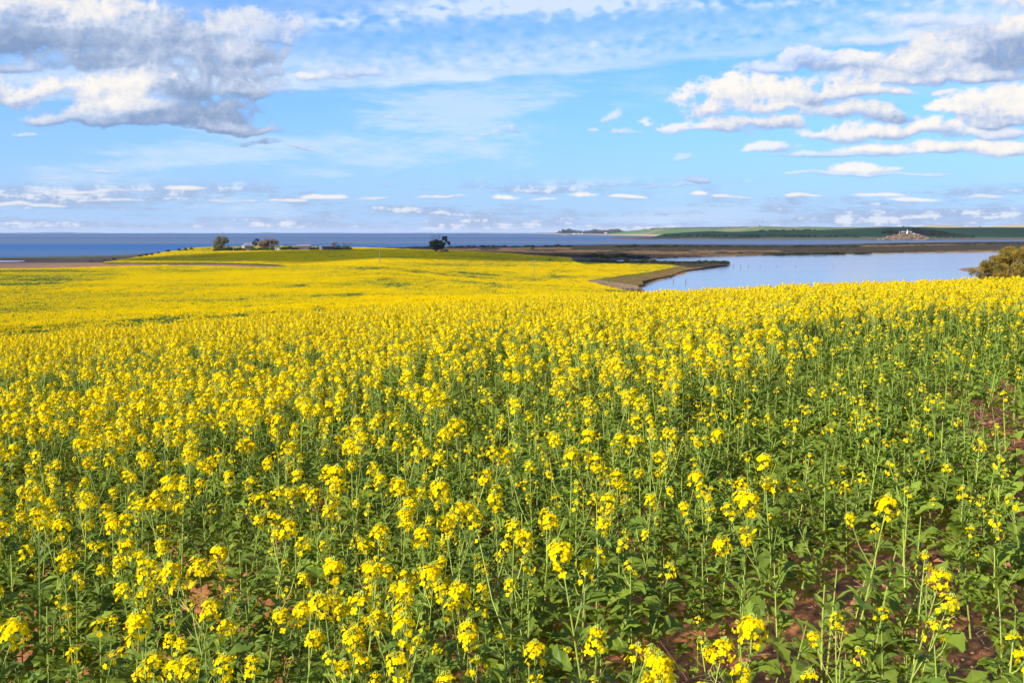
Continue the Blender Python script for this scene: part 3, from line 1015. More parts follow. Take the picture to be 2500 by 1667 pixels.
def gxy(X, Y, d):
    p = at(X, Y, d)
    return (p.x, p.y)


cloud([gxy(*q) for q in ((255, 641, 690), (372, 626, 760), (506, 616, 812), (700, 611, 838), (870, 610, 842), (1100, 611, 800), (1260, 618, 735), (1400, 628, 690), (1410, 640, 615), (1220, 640, 598), (1050, 637, 575), (850, 635, 560), (700, 637, 632), (520, 640, 630))], 7, 1150, 130, 61)
cloud([(330, 2600), (520, 2500), (800, 2520), (1250, 2510), (2000, 2480), (2300, 3300), (1500, 3450), (900, 3400), (420, 3050)], 18, 1250, 200, 62)

# ------------------------------------------------------------------ canola plants
def unit(v):
    v = np.asarray(v, float)
    return v / (np.linalg.norm(v, axis=-1, keepdims=True) + 1e-9)


def flowers(g, C, N, size, rng, mat):
    """open four-petalled flowers at C facing N"""
    C, N = np.asarray(C), unit(N)
    k = len(C)
    ref = np.where(np.abs(N[:, 2:3]) > 0.9, np.array([[1., 0, 0]]), np.array([[0, 0, 1.]]))
    a = unit(np.cross(N, ref))
    b = np.cross(N, a)
    roll = rng.random(k) * 1.57
    for q in range(4):
        ang = roll + q * math.pi / 2
        t = np.cos(ang)[:, None] * a + np.sin(ang)[:, None] * b
        s = -np.sin(ang)[:, None] * a + np.cos(ang)[:, None] * b
        cup = rng.uniform(0.15, 0.7, k)[:, None]
        L = (size * rng.uniform(0.85, 1.15, k))[:, None]
        d = unit(t + N * cup)
        d2 = unit(t + N * (cup - 0.5))
        w = L * 0.46
        base = C + N * 0.001
        m1 = base + d * L * 0.55
        tip = m1 + d2 * L * 0.5
        g.polys(np.stack([base, m1 - s * w, tip - s * w * 0.6, tip + s * w * 0.6, m1 + s * w], 1), mat)


def raceme(gh, gb, gs, p, a, rng, big=1.0, full=1.0):
    """flower head at the tip p of a stem running along a: petals to gh, buds to gb, stalks and pods to gs"""
    a = unit(a)
    ref = np.array([1, 0, 0.2])
    e1 = unit(np.cross(a, ref))
    e2 = np.cross(a, e1)
    n = max(3, int(rng.integers(22, 32) * full))
    i = np.arange(n)
    ph = i * 2.39996 + rng.random() * 6
    th = 0.45 + 1.35 * (i / max(n - 1, 1)) ** 0.8 + rng.normal(0, 0.20, n)
    Rr = 0.027 * big * (1 + 0.20 * rng.normal(0, 1, n).clip(-1.8, 1.8)) * (0.82 + 0.40 * i / n)
    out = np.cos(ph)[:, None] * e1 + np.sin(ph)[:, None] * e2
    cen = p - a * 0.012 * big
    C = cen + a * (np.cos(th) * Rr)[:, None] * 0.95 - a * (0.065 * big * np.clip((i / n) - 0.5, 0, 1) * rng.uniform(0.2, 1.2, n))[:, None] + out * (np.sin(th) * Rr)[:, None]
    N = unit(C - cen + a * 0.012 + np.array([0, 0, 0.008]))
    flowers(gh, C, N, 0.0122 * big, rng, 0)
    # stray flowers lower down
    m = int(rng.integers(3, 8) * full)
    if m > 0:
        ph = rng.random(m) * 6.28
        out2 = np.cos(ph)[:, None] * e1 + np.sin(ph)[:, None] * e2
        dn = rng.uniform(0.04, 0.068, m)[:, None] * big
        C2 = p - a * dn + out2 * rng.uniform(0.02, 0.034, m)[:, None] * big
        flowers(gh, C2, unit(out2 + a * 0.6), 0.0115 * big, rng, 0)
        C = np.concatenate([C, C2])
    # pedicels
    st = p - a * (0.02 * big + 0.55 * np.clip(-((C - p) @ a), 0, 1))[:, None] - a * 0.008
    side = unit(np.cross(C - st, a + 0.01)) * 0.0007
    gs.polys(np.stack([st - side, C - side, C + side, st + side], 1), 0)
    # buds
    nb = 11
    ph = np.arange(nb) * 2.4
    rr = 0.013 * big * np.sqrt(np.arange(nb) / nb)
    B = p + a * (0.012 + 0.010 * (1 - np.arange(nb) / nb))[:, None] * big + (np.cos(ph)[:, None] * e1 + np.sin(ph)[:, None] * e2) * rr[:, None]
    for q in range(nb):
        s = 0.0041 * big
        c = B[q]
        V = [c + a * s * 1.7, c + e1 * s, c + e2 * s, c - e1 * s, c - e2 * s, c - a * s * 1.7]
        gb.add(V, [(0, 1, 2), (0, 2, 3), (0, 3, 4), (0, 4, 1), (5, 2, 1), (5, 3, 2), (5, 4, 3), (5, 1, 4)], 0)
    # young pods under the flowers
    for q in range(int(rng.integers(3, 8))):
        ph = rng.random() * 6.28
        o = np.cos(ph) * e1 + np.sin(ph) * e2
        s0 = p - a * rng.uniform(0.07, 0.17)
        s1 = s0 + o * 0.018 + a * 0.012
        s2 = s1 + unit(o * 0.6 + a) * rng.uniform(0.02, 0.045)
        gs.tube([s0, s1, s2], [0.0008, 0.0013, 0.0006], 3, 0, False)


def leaf(g, base, direc, L, W, rng, lobed=True, droop=0.5, petiole=0.2, mat=0):
    d = unit(np.array([direc[0], direc[1], 0.0]))
    s = np.array([-d[1], d[0], 0.0])
    el = direc[2]
    k = 7 if lobed else 5
    t = np.linspace(0, 1, k)
    w = np.sin(np.pi * np.clip(t * 0.93 + 0.04, 0, 1)) ** (0.62 if lobed else 0.9)
    if lobed:
        w = w * (1 + 0.22 * np.cos(np.arange(k) * math.pi)) * (0.55 + 0.6 * t)
    w = w * W * 0.5
    tw = rng.normal(0, 0.25)
    ang = el - droop * 1.9 * t
    step = L / (k - 1)
    pos = np.array(base, float) + d * (petiole * L * math.cos(el)) + np.array([0, 0, petiole * L * math.sin(el)])
    mid, lef, rig = [], [], []
    for i in range(k):
        fold = 0.35 + 0.15 * rng.normal()
        sv = s * math.cos(tw) + np.array([0, 0, 1]) * math.sin(tw)
        mid.append(pos.copy())
        lef.append(pos + sv * w[i] + np.array([0, 0, w[i] * fold]) + rng.normal(0, 0.05 * W, 3))
        rig.append(pos - sv * w[i] + np.array([0, 0, w[i] * fold]) + rng.normal(0, 0.05 * W, 3))
        pos = pos + (d * math.cos(ang[i]) + np.array([0, 0, math.sin(ang[i])])) * step
    V = lef + mid + rig
    F = []
    for i in range(k - 1):
        F.append((i, i + 1, k + i + 1, k + i))
        F.append((k + i, k + i + 1, 2 * k + i + 1, 2 * k + i))
    g.add(V, F, mat)
    if petiole > 0.05:
        b = np.array(base, float)
        g.add([b + s * 0.002, b - s * 0.002, mid[0] - s * 0.0015, mid[0] + s * 0.0015], [(0, 1, 2, 3)], mat)


def make_plant(seed, h=0.8, nb=3, heads=1.0, n_low=5, n_up=6, lw=1.0, full=1.0, hs=1.0):
    """list of (part name, Geo, material, parent index)"""
    rng = np.random.default_rng(seed)
    parts = []
    lean = rng.normal(0, 0.075, 2)
    bend = rng.normal(0, 0.03, 2)
    t = np.linspace(0, 1, 6)
    sp = np.stack([lean[0] * t * h + bend[0] * t * t * h, lean[1] * t * h + bend[1] * t * t * h, t * h], 1)

    def on(tt):
        return np.array([np.interp(tt, t, sp[:, c]) for c in range(3)])
    g = Geo()
    parts.append(['stem', g, M_STEM, None])
    g.tube(sp, np.interp(t, [0, 1], [0.0046, 0.002]), 5, 0, False)
    tips = []
    if heads > 0:
        tips.append((sp[-1], sp[-1] - sp[-2], g, 1.0))
    ph0 = rng.random() * 6.28
    for b in range(nb):
        tt = rng.uniform(0.42, 0.82)
        p0 = on(tt)
        ph = ph0 + b * 2.4 + rng.normal(0, 0.3)
        top = h * rng.uniform(0.74, 1.0)
        spread = (top - p0[2]) * rng.uniform(0.22, 0.5)
        o = np.array([math.cos(ph), math.sin(ph), 0])
        p1 = p0 + o * spread * 0.55 + np.array([0, 0, (top - p0[2]) * 0.42])
        p2 = p0 + o * spread + np.array([0, 0, top - p0[2]])
        gb = Geo()
        gb.tube([p0, p1, p2], [0.0028, 0.0023, 0.0018], 4, 0, False)
        parts.append(['branch', gb, M_STEM, None])
        tips.append((p2, p2 - p1, gb, rng.uniform(0.62, 0.95) if rng.random() < heads else -rng.uniform(0.6, 0.8)))
        # little leaf at the fork
        gl = Geo()
        leaf(gl, p0, (o[0], o[1], 0.5), rng.uniform(0.05, 0.09) * lw, rng.uniform(0.013, 0.022) * lw, rng, False, 0.5, 0.0)
        parts.append(['leaf', gl, M_LEAF, None])
    for (p, a, gs, big) in tips:
        gh, gbd = Geo(), Geo()
        if big < 0:     # a shoot still in bud, a few flowers open
            raceme(gh, gbd, gs, p, a, rng, -big, 0.2)
        else:
            raceme(gh, gbd, gs, p, a, rng, big * hs * rng.uniform(0.75, 1.2), full * rng.uniform(0.5, 1.15))
        parts.append(['flower_head', gh, M_PETAL, None])
        parts.append(['bud_cluster', gbd, M_BUD, len(parts) - 1])
    for q in range(n_low):
        ph = rng.random() * 6.28
        gl = Geo()
        L = rng.uniform(0.09, 0.16) * lw
        yellow = rng.random() < 0.03
        if yellow:
            L *= 0.55
        leaf(gl, on(rng.uniform(0.06, 0.45)), (math.cos(ph), math.sin(ph), rng.uniform(0.2, 0.9)), L, L * rng.uniform(0.5, 0.7), rng, True, rng.uniform(0.3, 0.75), rng.uniform(0.25, 0.5))
        parts.append(['leaf', gl, M_YLEAF if yellow else M_LEAF, None])
    for q in range(n_up):
        ph = rng.random() * 6.28
        gl = Geo()
        L = rng.uniform(0.06, 0.115) * lw
        leaf(gl, on(rng.uniform(0.35, 0.84)), (math.cos(ph), math.sin(ph), rng.uniform(0.3, 1.0)), L, L * rng.uniform(0.22, 0.34), rng, False, rng.uniform(0.3, 0.7), 0.0)
        parts.append(['leaf', gl, M_LEAF, None])
    return parts


def joined(parts, name):
    g = Geo()
    mats = [M_STEM, M_LEAF, M_PETAL, M_BUD, M_YLEAF]
    for nm, q, m, par in parts:
        if not q.v:
            continue
        g.add(np.concatenate(q.v), q.f, mats.index(m))
    return bpy.data.objects.new(name, g.mesh(name, mats))


def scatter(name, pts, variant, rot, scl, protos):
    """one stuff object: the protos instanced on its points"""
    col = bpy.data.collections.new(name + '_kinds')
    for o in protos:
        col.objects.link(o)
    me = bpy.data.meshes.new(name)
    me.from_pydata(np.asarray(pts).tolist(), [], [])
    me.attributes.new('variant', 'INT', 'POINT').data.foreach_set('value', np.asarray(variant, np.int32))
    me.attributes.new('turn', 'FLOAT_VECTOR', 'POINT').data.foreach_set('vector', np.asarray(rot, np.float32).ravel())
    me.attributes.new('size', 'FLOAT_VECTOR', 'POINT').data.foreach_set('vector', np.asarray(scl, np.float32).ravel())
    o = link(name, me, kind='stuff')
    ng = bpy.data.node_groups.new(name + '_nodes', 'GeometryNodeTree')
    ng.interface.new_socket('Geometry', in_out='INPUT', socket_type='NodeSocketGeometry')
    ng.interface.new_socket('Geometry', in_out='OUTPUT', socket_type='NodeSocketGeometry')
    N = ng.nodes.new
    gi, go = N('NodeGroupInput'), N('NodeGroupOutput')
    ins, ci = N('GeometryNodeInstanceOnPoints'), N('GeometryNodeCollectionInfo')
    ci.inputs['Collection'].default_value = col
    ci.inputs['Separate Children'].default_value = True
    ci.inputs['Reset Children'].default_value = True
    ins.inputs['Pick Instance'].default_value = True
    at_ = []
    for nm, ty in (('variant', 'INT'), ('turn', 'FLOAT_VECTOR'), ('size', 'FLOAT_VECTOR')):
        a = N('GeometryNodeInputNamedAttribute')
        a.data_type = ty
        a.inputs['Name'].default_value = nm
        at_.append(a)
    er = N('FunctionNodeEulerToRotation')
    L = ng.links.new
    L(gi.outputs[0], ins.inputs['Points'])
    L(ci.outputs[0], ins.inputs['Instance'])
    L(at_[0].outputs['Attribute'], ins.inputs['Instance Index'])
    L(at_[1].outputs['Attribute'], er.inputs[0])
    L(er.outputs[0], ins.inputs['Rotation'])
    L(at_[2].outputs['Attribute'], ins.inputs['Scale'])
    L(ins.outputs[0], go.inputs[0])
    md = o.modifiers.new('scatter', 'NODES')
    md.node_group = ng
    return o


# kinds: 0-5 ordinary, 6-9 lush (further into the crop), 10-12 low and leafy, 13 tall single stem
KINDS = []
for s in range(6):
    KINDS.append(make_plant(100 + s, 0.80, [1, 2, 1, 2, 3, 2][s], 0.45, 6, 11, 1.0, [1, .9, 1.15, .8, .95, 1.05][s], 1.2))
for s in range(4):
    KINDS.append(make_plant(200 + s, 0.80, 5 + s % 2, 1.0, 4, 6, 0.9, 1.15))
for s in range(3):
    KINDS.append(make_plant(300 + s, 0.42, 0, [0, 0, .3][s], 11, 12, 0.95, 0.4))
KINDS.append(make_plant(400, 0.85, 2, 0.7, 3, 5, 0.9, 1.15, 1.32))
PROTO = [joined(p, 'canola_kind_%02d' % i) for i, p in enumerate(KINDS)]


def strip_zone(x, y, cx, cy, a, b):
    """squared distance from an ellipse running out along the right-hand side of the crop"""
    dx, dy = x - cx, y - cy
    p, q = dx * 0.40 + dy * 0.917, dx * 0.917 - dy * 0.40
    return (p / a) ** 2 + (q / b) ** 2


def low_zone(x, y):
    """1 where the crop is stunted and leafy, on the right"""
    d = strip_zone(x, y, 5.6, 11.6, 7.0, 2.3)
    return 1 - smooth(0.1, 1.6, d + (LA(x * 0.7 + 5, y * 0.7 + 5, 2) - 0.5) * 0.9)


def bare_zone(x, y):
    d = strip_zone(x, y, 5.35, 10.4, 3.6, 0.85)
    a = (1 - smooth(0.3, 1.5, d + (LB(x * 1.1, y * 1.1, 2) - 0.5))) * 0.85
    b = smooth(0.2, 2.2, x) * (1 - smooth(6.0, 8.0, y)) * 0.52
    return np.maximum(a, b)


def plant_positions():
    P = []
    for y0, y1, cell in ((2.2, 12.0, 0.165), (12.0, 28.0, 0.20), (28.0, 46.0, 0.25), (46.0, 68.0, 0.36)):
        ys = np.arange(y0, y1, cell)
        for y in ys:
            W = 1.9 + 0.64 * y
            n = int(2 * W / cell)
            x = -W + (np.arange(n) + RNG.random(n)) * cell
            P.append(np.stack([x, y + RNG.random(n) * cell], 1))
    P = np.concatenate(P)
    x, y = P[:, 0], P[:, 1]
    lz, bz = low_zone(x, y), bare_zone(x, y)
    gap = 0.6 * LB(x * 1.6 + 11, y * 1.6 + 11, 3) + 0.4 * LC_(x * 0.55 + 31, y * 0.45 + 31, 2)
    keep = (RNG.random(len(P)) < (1 - 0.93 * bz)) & ((gap > 0.385 - 0.10 * smooth(8, 20, y)) | (y > 24) | (RNG.random(len(P)) < 0.25))
    keep &= ~((y < 3.0) & (RNG.random(len(P)) < 0.35))
    P, lz = P[keep], lz[keep]
    x, y = P[:, 0], P[:, 1]
    h = interp(y, [(2.2, 0.80), (5, 0.82), (9, 0.85), (15, 0.87), (25, 0.86), (70, 0.86)]) + 0.12 * (LA(x * 0.5 + 80, y * 0.5 + 80, 2) - 0.5)
    h = h * (1 - 0.38 * lz) * RNG.normal(1.0, 0.13, len(P)).clip(0.62, 1.25)
    r = RNG.random(len(P))
    kind = (RNG.random(len(P)) * 6).astype(int)
    lush = smooth(13, 31, y) * 0.94
    kind = np.where(RNG.random(len(P)) < lush, 6 + (RNG.random(len(P)) * 4).astype(int), kind)
    kind = np.where((RNG.random(len(P)) < 0.14) & (y < 18), 13, kind)
    lowp = RNG.random(len(P)) < lz * 0.80 + (0.75 - 0.6 * (LA(x * 0.35 + 3, y * 0.25 + 3, 2) - 0.5)) * (1 - smooth(10, 38, y))
    kind = np.where(lowp, 10 + (RNG.random(len(P)) * 3).astype(int), kind)
    base_h = np.where(kind >= 13, 0.85, np.where(kind >= 10, 0.42, 0.80))
    tgt = np.where((kind >= 10) & (kind < 13), RNG.uniform(0.28, 0.66, len(P)), h)
    s = tgt / base_h
    z = gz(x, y) - 0.01
    return x, y, z, kind, s, h


px_, py_, pz_, pk_, ps_, ph_ = plant_positions()
# the 300 that show largest become things of their own
BH = np.where(pk_ >= 13, 0.85, np.where(pk_ >= 10, 0.42, 0.80)) * ps_
TX, TY = to_px(px_, py_, pz_ + BH)
seen = (TX > -20) & (TX < 2520) & (TY < 1660) & (py_ > 1.7)
order = np.argsort(np.where(seen, py_ - 1.2 * BH, 1e9))[:300]
single = np.zeros(len(px_), bool)
single[order] = True
rest = ~single
rot = RNG.random(len(px_)) * 6.283
tilt = RNG.normal(0, 0.095, (len(px_), 2))
scatter('canola_crop', np.stack([px_, py_, pz_], 1)[rest], pk_[rest], np.stack([tilt[:, 0], tilt[:, 1], rot], 1)[rest],
        np.stack([0.35 + 0.65 * ps_, 0.35 + 0.65 * ps_, ps_], 1)[rest], PROTO)


def part_objects(kind):
    t = thing('canola_plant', '', 'canola plant')
    objs = []
    for nm, g, m, par in KINDS[kind]:
        if not g.v:
            objs.append(None)
            continue
        objs.append(link(nm, g.mesh(nm, [m]), t if par is None else objs[par]))
    return t


TAKEN = {}


def plant_label(i):
    X, k = TX[i], int(pk_[i])
    n = sum(1 for q in KINDS[k] if q[0] == 'flower_head')
    size = 'tall' if BH[i] > 0.74 else 'short' if BH[i] < 0.5 else 'mid-height'
    look = {10: 'flowerless bushy canola plant', 11: 'flowerless broad-leaved canola plant', 12: 'small-headed leafy canola plant', 13: 'slender canola plant'}.get(k, '%s-headed canola plant' % {1: 'one', 2: 'two', 3: 'three', 4: 'four', 5: 'five', 6: 'six', 7: 'seven'}.get(n, 'many'))
    bx, _ = to_px(px_[i], py_[i], pz_[i])
    lean = (X - float(bx)) / max(FPX / py_[i] * BH[i], 1)
    lean = 'leaning left' if lean < -0.08 else 'leaning right' if lean > 0.08 else ''
    row = 'on bare red soil' if bare_zone(px_[i], py_[i]) > 0.3 else 'in the frontmost row' if py_[i] < 3.6 else 'close to the front' if py_[i] < 4.6 else 'behind the front rows'
    marks = [(110, 'at the left edge'), (230, 'near the left edge'), (380, 'below the leftmost shrubs'), (480, 'left of the olive tree'), (575, 'below the olive tree'), (630, 'below the farmhouse'), (700, 'below the white hut'),
             (770, 'below the long shed'), (850, 'below the brown shed'), (960, 'below the dark pole'), (1030, 'left of the lone gum'), (1110, 'below the lone gum'), (1220, 'right of the lone gum'), (1330, 'below the crossarm pole'),
             (1450, 'below the far cottages'), (1560, 'below the fence'), (1660, 'below the lake bank'), (1760, 'below the land tongue'), (1870, 'below the mooring posts'), (2050, 'below the open lake'), (2160, 'left of the lighthouse'),
             (2260, 'below the lighthouse'), (2370, 'below the right dunes'), (2440, 'near the right edge')]
    mark = next((m for q, m in marks if X < q), 'at the right edge')
    return ' '.join(q for q in (size, look, lean, row, mark) if q)


FIRST = {}
for i in order:
    k = int(pk_[i])
    if k not in FIRST:
        FIRST[k] = part_objects(k)
        o = FIRST[k]
        o.location = (px_[i], py_[i], pz_[i])
        o.rotation_euler = (tilt[i, 0], tilt[i, 1], rot[i])
        q = 0.35 + 0.65 * ps_[i]
        o.scale = (q, q, ps_[i])
        o['label'] = plant_label(i)
        o['group'] = 'canola plants in the foreground'
    else:
        q = 0.35 + 0.65 * ps_[i]
        o = dup(FIRST[k], (px_[i], py_[i], pz_[i]), rot[i], (q, q, ps_[i]), plant_label(i), 'canola plants in the foreground')
        o.rotation_euler = (tilt[i, 0], tilt[i, 1], rot[i])

# ------------------------------------------------------------------ the crop further off, in patches
def make_patch(seed, bloom, w=1.5, n=70):
    rng = np.random.default_rng(seed)
    g = Geo()
    P = (rng.random((n, 2)) - 0.5) * w
    yel = rng.random(n) < bloom
    hz = np.where(yel, rng.uniform(0.82, 1.05, n), rng.uniform(0.62, 0.86, n))
    for q in range(n):
        c = np.array([P[q, 0], P[q, 1], hz[q]])
        k = 9 if yel[q] else 6
        C = c + rng.normal(0, 1, (k, 3)) * np.array([0.05, 0.05, 0.045 if yel[q] else 0.09])
        nn = unit(rng.normal(0, 1, (k, 3)) + (np.array([0, 0, 0.8]) if yel[q] else 0))
        a = unit(np.cross(nn, rng.normal(0, 1, (k, 3))))
        b = np.cross(nn, a)
        sz = rng.uniform(0.016, 0.036, (k, 1)) if yel[q] else rng.uniform(0.02, 0.05, (k, 1))
        g.polys(np.stack([C - a * sz - b * sz, C + a * sz - b * sz * .6, C + a * sz * .7 + b * sz, C - a * sz * .8 + b * sz], 1), 0 if yel[q] else 1)
    k = 150
    C = np.concatenate([(rng.random((k, 2)) - 0.5) * w, rng.uniform(0.2, 0.82, (k, 1))], 1)
    a = unit(rng.normal(0, 1, (k, 3)))
    b = unit(np.cross(a, rng.normal(0, 1, (k, 3))))
    sz = rng.uniform(0.03, 0.08, (k, 1))
    g.polys(np.stack([C - a * sz - b * sz * .5, C + a * sz - b * sz * .5, C + a * sz * .7 + b * sz * .5, C - a * sz * .8 + b * sz * .5], 1), 1)
    nm = 'crop_patch_%02d' % seed
    return bpy.data.objects.new(nm, g.mesh(nm, [M_PETAL, M_CROPLEAF]))


M_CROPLEAF = leaf_mat('crop_leaf', (0.10, 0.175, 0.030), (0.075, 0.14, 0.028), 0.25, (0.16, 0.28, 0.03), 0.5, 2, 0.25, 0.2)
BL = [0.06, 0.25, 0.42, 0.6, 0.78, 0.94]
PATCH = [make_patch(2 * i + j, b) for i, b in enumerate(BL) for j in range(2)]


def soft_poly(X, Y, poly, edge):
    return smooth(-edge, edge, signed_dist(X, Y * 4, [(a, b * 4) for a, b in poly]))


def far_crop():
    out = []
    for y0, y1, cell, sc in ((64, 260, 1.15, 1.0), (260, 480, 1.7, 1.45), (480, 1000, 2.4, 2.0)):
        ys = np.arange(y0, y1, cell)
        for y in ys:
            W = 0.58 * y + 3
            n = int(2 * W / cell)
            x = -W + (np.arange(n) + RNG.random(n)) * cell
            out.append(np.stack([x, y + RNG.random(n) * cell, np.full(n, sc)], 1))
    P = np.concatenate(out)
    x, y, sc = P.T
    z = gz(x, y)
    X, Y = to_px(x, y, z + 0.95)
    sd = signed_dist(x, y, LAND)
    ok = (in_poly(X, Y, FIELD_PX) | (y < 105)) & (sd > 12) & (X > -120) & (X < 2620)
    ok &= ~((y > 955) & (X > 480))
    x, y, sc, z, X, Y = x[ok], y[ok], sc[ok], z[ok], X[ok], Y[ok]
    b = 0.98 - 0.30 * smooth(0.5, 0.70, LA(x * 0.035 + 7, y * 0.016 + 7, 4)) - 0.42 * smooth(0.52, 0.64, LB(x * 0.010 + 3, y * 0.03 + 3, 3))
    # less bloom by area; the first three carry shade as a greener crop
    b -= 0.20 * soft_poly(X, Y, [(262, 641), (372, 626), (506, 616), (700, 611), (870, 609), (1100, 613), (1180, 617), (1300, 628), (1392, 629), (1392, 640), (1330, 641), (1200, 639), (1000, 636), (900, 635), (700, 637), (520, 641)], 16)  # greener crop stands in for cloud shade across the farm hill
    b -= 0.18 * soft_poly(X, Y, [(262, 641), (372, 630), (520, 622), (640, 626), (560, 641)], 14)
    b -= 0.55 * soft_poly(X, Y, [(-300, 657), (150, 657), (300, 664), (330, 672), (250, 684), (100, 696), (-300, 700)], 12)  # greener to suggest the slope turned away from the light
    b -= 0.38 * soft_poly(X, Y, [(-300, 714), (400, 712), (900, 714), (880, 734), (640, 752), (300, 762), (-300, 770)], 10)
    b -= 0.45 * soft_poly(X, Y, [(500, 653), (760, 648), (900, 650), (960, 656), (700, 662), (500, 660)], 8)
    b -= 0.42 * soft_poly(X, Y, [(900, 641), (1000, 640), (1310, 648), (1200, 652), (950, 648)], 8)
    b -= 0.34 * soft_poly(X, Y, [(880, 678), (1060, 680), (1080, 692), (880, 696)], 8)
    b -= 0.34 * soft_poly(X, Y, [(300, 684), (480, 682), (620, 686), (420, 692)], 6)
    b -= 0.40 * soft_poly(X, Y, [(1330, 662), (1400, 660), (1390, 668), (1330, 668)], 6)
    b -= 0.45 * smooth(0.50, 0.70, LC_(x * 0.16, y * 0.05, 3)) * smooth(0.42, 0.6, LA(x * 0.01 + 70, y * 0.02 + 20, 2))
    b += RNG.normal(0, 0.085, len(b))
    # wheel tracks pressed through the crop
    for (a, c) in (((1395, 640), (1340, 668)), ((1351, 628), (1338, 643)), ((1345, 628), (1332, 643)), ((1120, 663), (1215, 700)), ((1136, 664), (1235, 702)), ((1340, 672), (1470, 716)), ((1352, 670), (1500, 716))):
        ex, ey = c[0] - a[0], (c[1] - a[1]) * 3
        t = np.clip(((X - a[0]) * ex + (Y - a[1]) * 3 * ey) / (ex * ex + ey * ey), 0, 1)
        d = np.sqrt((X - a[0] - t * ex) ** 2 + ((Y - a[1]) * 3 - t * ey) ** 2)
        b -= 0.8 * np.exp(-(d / 3.0) ** 2) * (LC_(X * .08, Y * .3, 2) > 0.42)
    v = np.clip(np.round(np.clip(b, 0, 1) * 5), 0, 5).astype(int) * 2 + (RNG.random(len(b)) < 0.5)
    hgt = 0.92 + 0.16 * (b - 0.5) + RNG.normal(0, 0.10, len(b))
    rot = np.zeros((len(b), 3))
    rot[:, 2] = RNG.random(len(b)) * 6.283
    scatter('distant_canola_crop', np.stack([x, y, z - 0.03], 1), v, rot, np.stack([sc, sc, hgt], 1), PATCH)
    return len(b)


NFAR = far_crop()
print('plants', len(px_), 'patches', NFAR)

# ------------------------------------------------------------------ soil clods, straw and stones in the foreground
M_CLOD = plain_mat('red_clod', (0.33, 0.142, 0.068), (0.23, 0.098, 0.048), 0.95, 30, 0.5)
M_STRAW = plain_mat('dry_straw', (0.42, 0.30, 0.19), (0.30, 0.20, 0.13), 0.8, 20)
M_STONE = plain_mat('limestone', (0.44, 0.29, 0.21), (0.33, 0.21, 0.15), 0.9, 25, 0.6)
PHI = (1 + 5 ** .5) / 2
ICO_V = unit(np.array([(-1, PHI, 0), (1, PHI, 0), (-1, -PHI, 0), (1, -PHI, 0), (0, -1, PHI), (0, 1, PHI), (0, -1, -PHI), (0, 1, -PHI), (PHI, 0, -1), (PHI, 0, 1), (-PHI, 0, -1), (-PHI, 0, 1)], float))
ICO_F = [(0, 11, 5), (0, 5, 1), (0, 1, 7), (0, 7, 10), (0, 10, 11), (1, 5, 9), (5, 11, 4), (11, 10, 2), (10, 7, 6), (7, 1, 8), (3, 9, 4), (3, 4, 2), (3, 2, 6), (3, 6, 8), (3, 8, 9), (4, 9, 5), (2, 4, 11), (6, 2, 10), (8, 6, 7), (9, 8, 1)]


def ground_cover():
    g, s = Geo(), Geo()
    rng = np.random.default_rng(77)
    n = 8500
    y = rng.uniform(4.2, 14.5, n)
    x = rng.uniform(-1, 1, n) * (1 + 0.58 * y)
    z = gz(x, y) + 0.5 * (LA(x * 3 + 30, y * 3 + 30, 4) - 0.5) * 0.10
    r = rng.gamma(2.0, 0.0052, n).clip(0.004, 0.035)
    for i in range(n):
        V = ICO_V * r[i] * (1 + 0.25 * rng.normal(0, 1, (12, 1))) * np.array([1.2, 1.1, 0.75]) + (x[i], y[i], z[i] + r[i] * 0.2)
        g.add(V, ICO_F)
    link('soil_clods', g.mesh('soil_clods', [M_CLOD], True), kind='stuff')
    n = 4200
    y = rng.uniform(4.2, 14.5, n)
    x = rng.uniform(-1, 1, n) * (1 + 0.58 * y)
    z = gz(x, y) + 0.5 * (LA(x * 3 + 30, y * 3 + 30, 4) - 0.5) * 0.10 + 0.025
    b = bare_zone(x, y)
    for i in range(n):
        up = rng.random() < 0.35 * (1 if x[i] > 4.2 and y[i] > 7 else 0.25)
        L = rng.uniform(0.05, 0.16) * (1.7 if up else 1)
        d = unit(np.array([rng.normal(), rng.normal(), abs(rng.normal()) * (2.0 if up else 0.08)]))
        p = np.array([x[i], y[i], z[i]])
        s.tube([p, p + d * L], [0.0016, 0.0012], 3, 0, False)
    link('straw_litter', s.mesh('straw_litter', [M_STRAW]), kind='stuff')


ground_cover()


def ground_hit(X, Y, lift=0.0, d0=2.0, d1=1500.0):
    d = np.geomspace(d0, d1, 6000)
    v = (833.5 - Y) / FPX
    s = d / (v * SP + CP)
    x, z = (X - 1250) / FPX * s, EYE + (v * CP - SP) * s
    below = z <= gz(x, d) + lift
    k = int(np.argmax(below)) if below.any() else len(d) - 1
    return Vector((x[k], d[k], z[k] - lift))


def stone(X, Y, r, label):
    p = ground_hit(X, Y)
    g = Geo()
    rng = np.random.default_rng(int(X))
    V = []
    import bmesh
    bm = bmesh.new()
    bmesh.ops.create_icosphere(bm, subdivisions=2, radius=1)
    for v in bm.verts:
        c = np.array(v.co)
        k = 1 + 0.35 * (LA(np.array([c[0] * 1.3 + 9 + X]), np.array([c[1] * 1.3 + c[2] + 9]), 3)[0] - 0.5)
        v.co = Vector((c[0] * r * 1.25 * k, c[1] * r * k, max(c[2], -0.5) * r * 0.75 * k))
    me = bpy.data.meshes.new('stone')
    bm.to_mesh(me)
    bm.free()
    me.polygons.foreach_set('use_smooth', [True] * len(me.polygons))
    me.materials.append(M_STONE)
    o = link('stone', me)
    o.location = (p.x, p.y, p.z + r * 0.25)
    o.rotation_euler = (0, 0, rng.random() * 6)
    o['label'] = label
    o['category'] = 'stone'
    return o


stone(1988, 1548, 0.030, 'pinkish rounded stone on the red soil at lower right')
stone(1385, 1652, 0.028, 'small pale stone on the soil at the bottom edge near the centre')

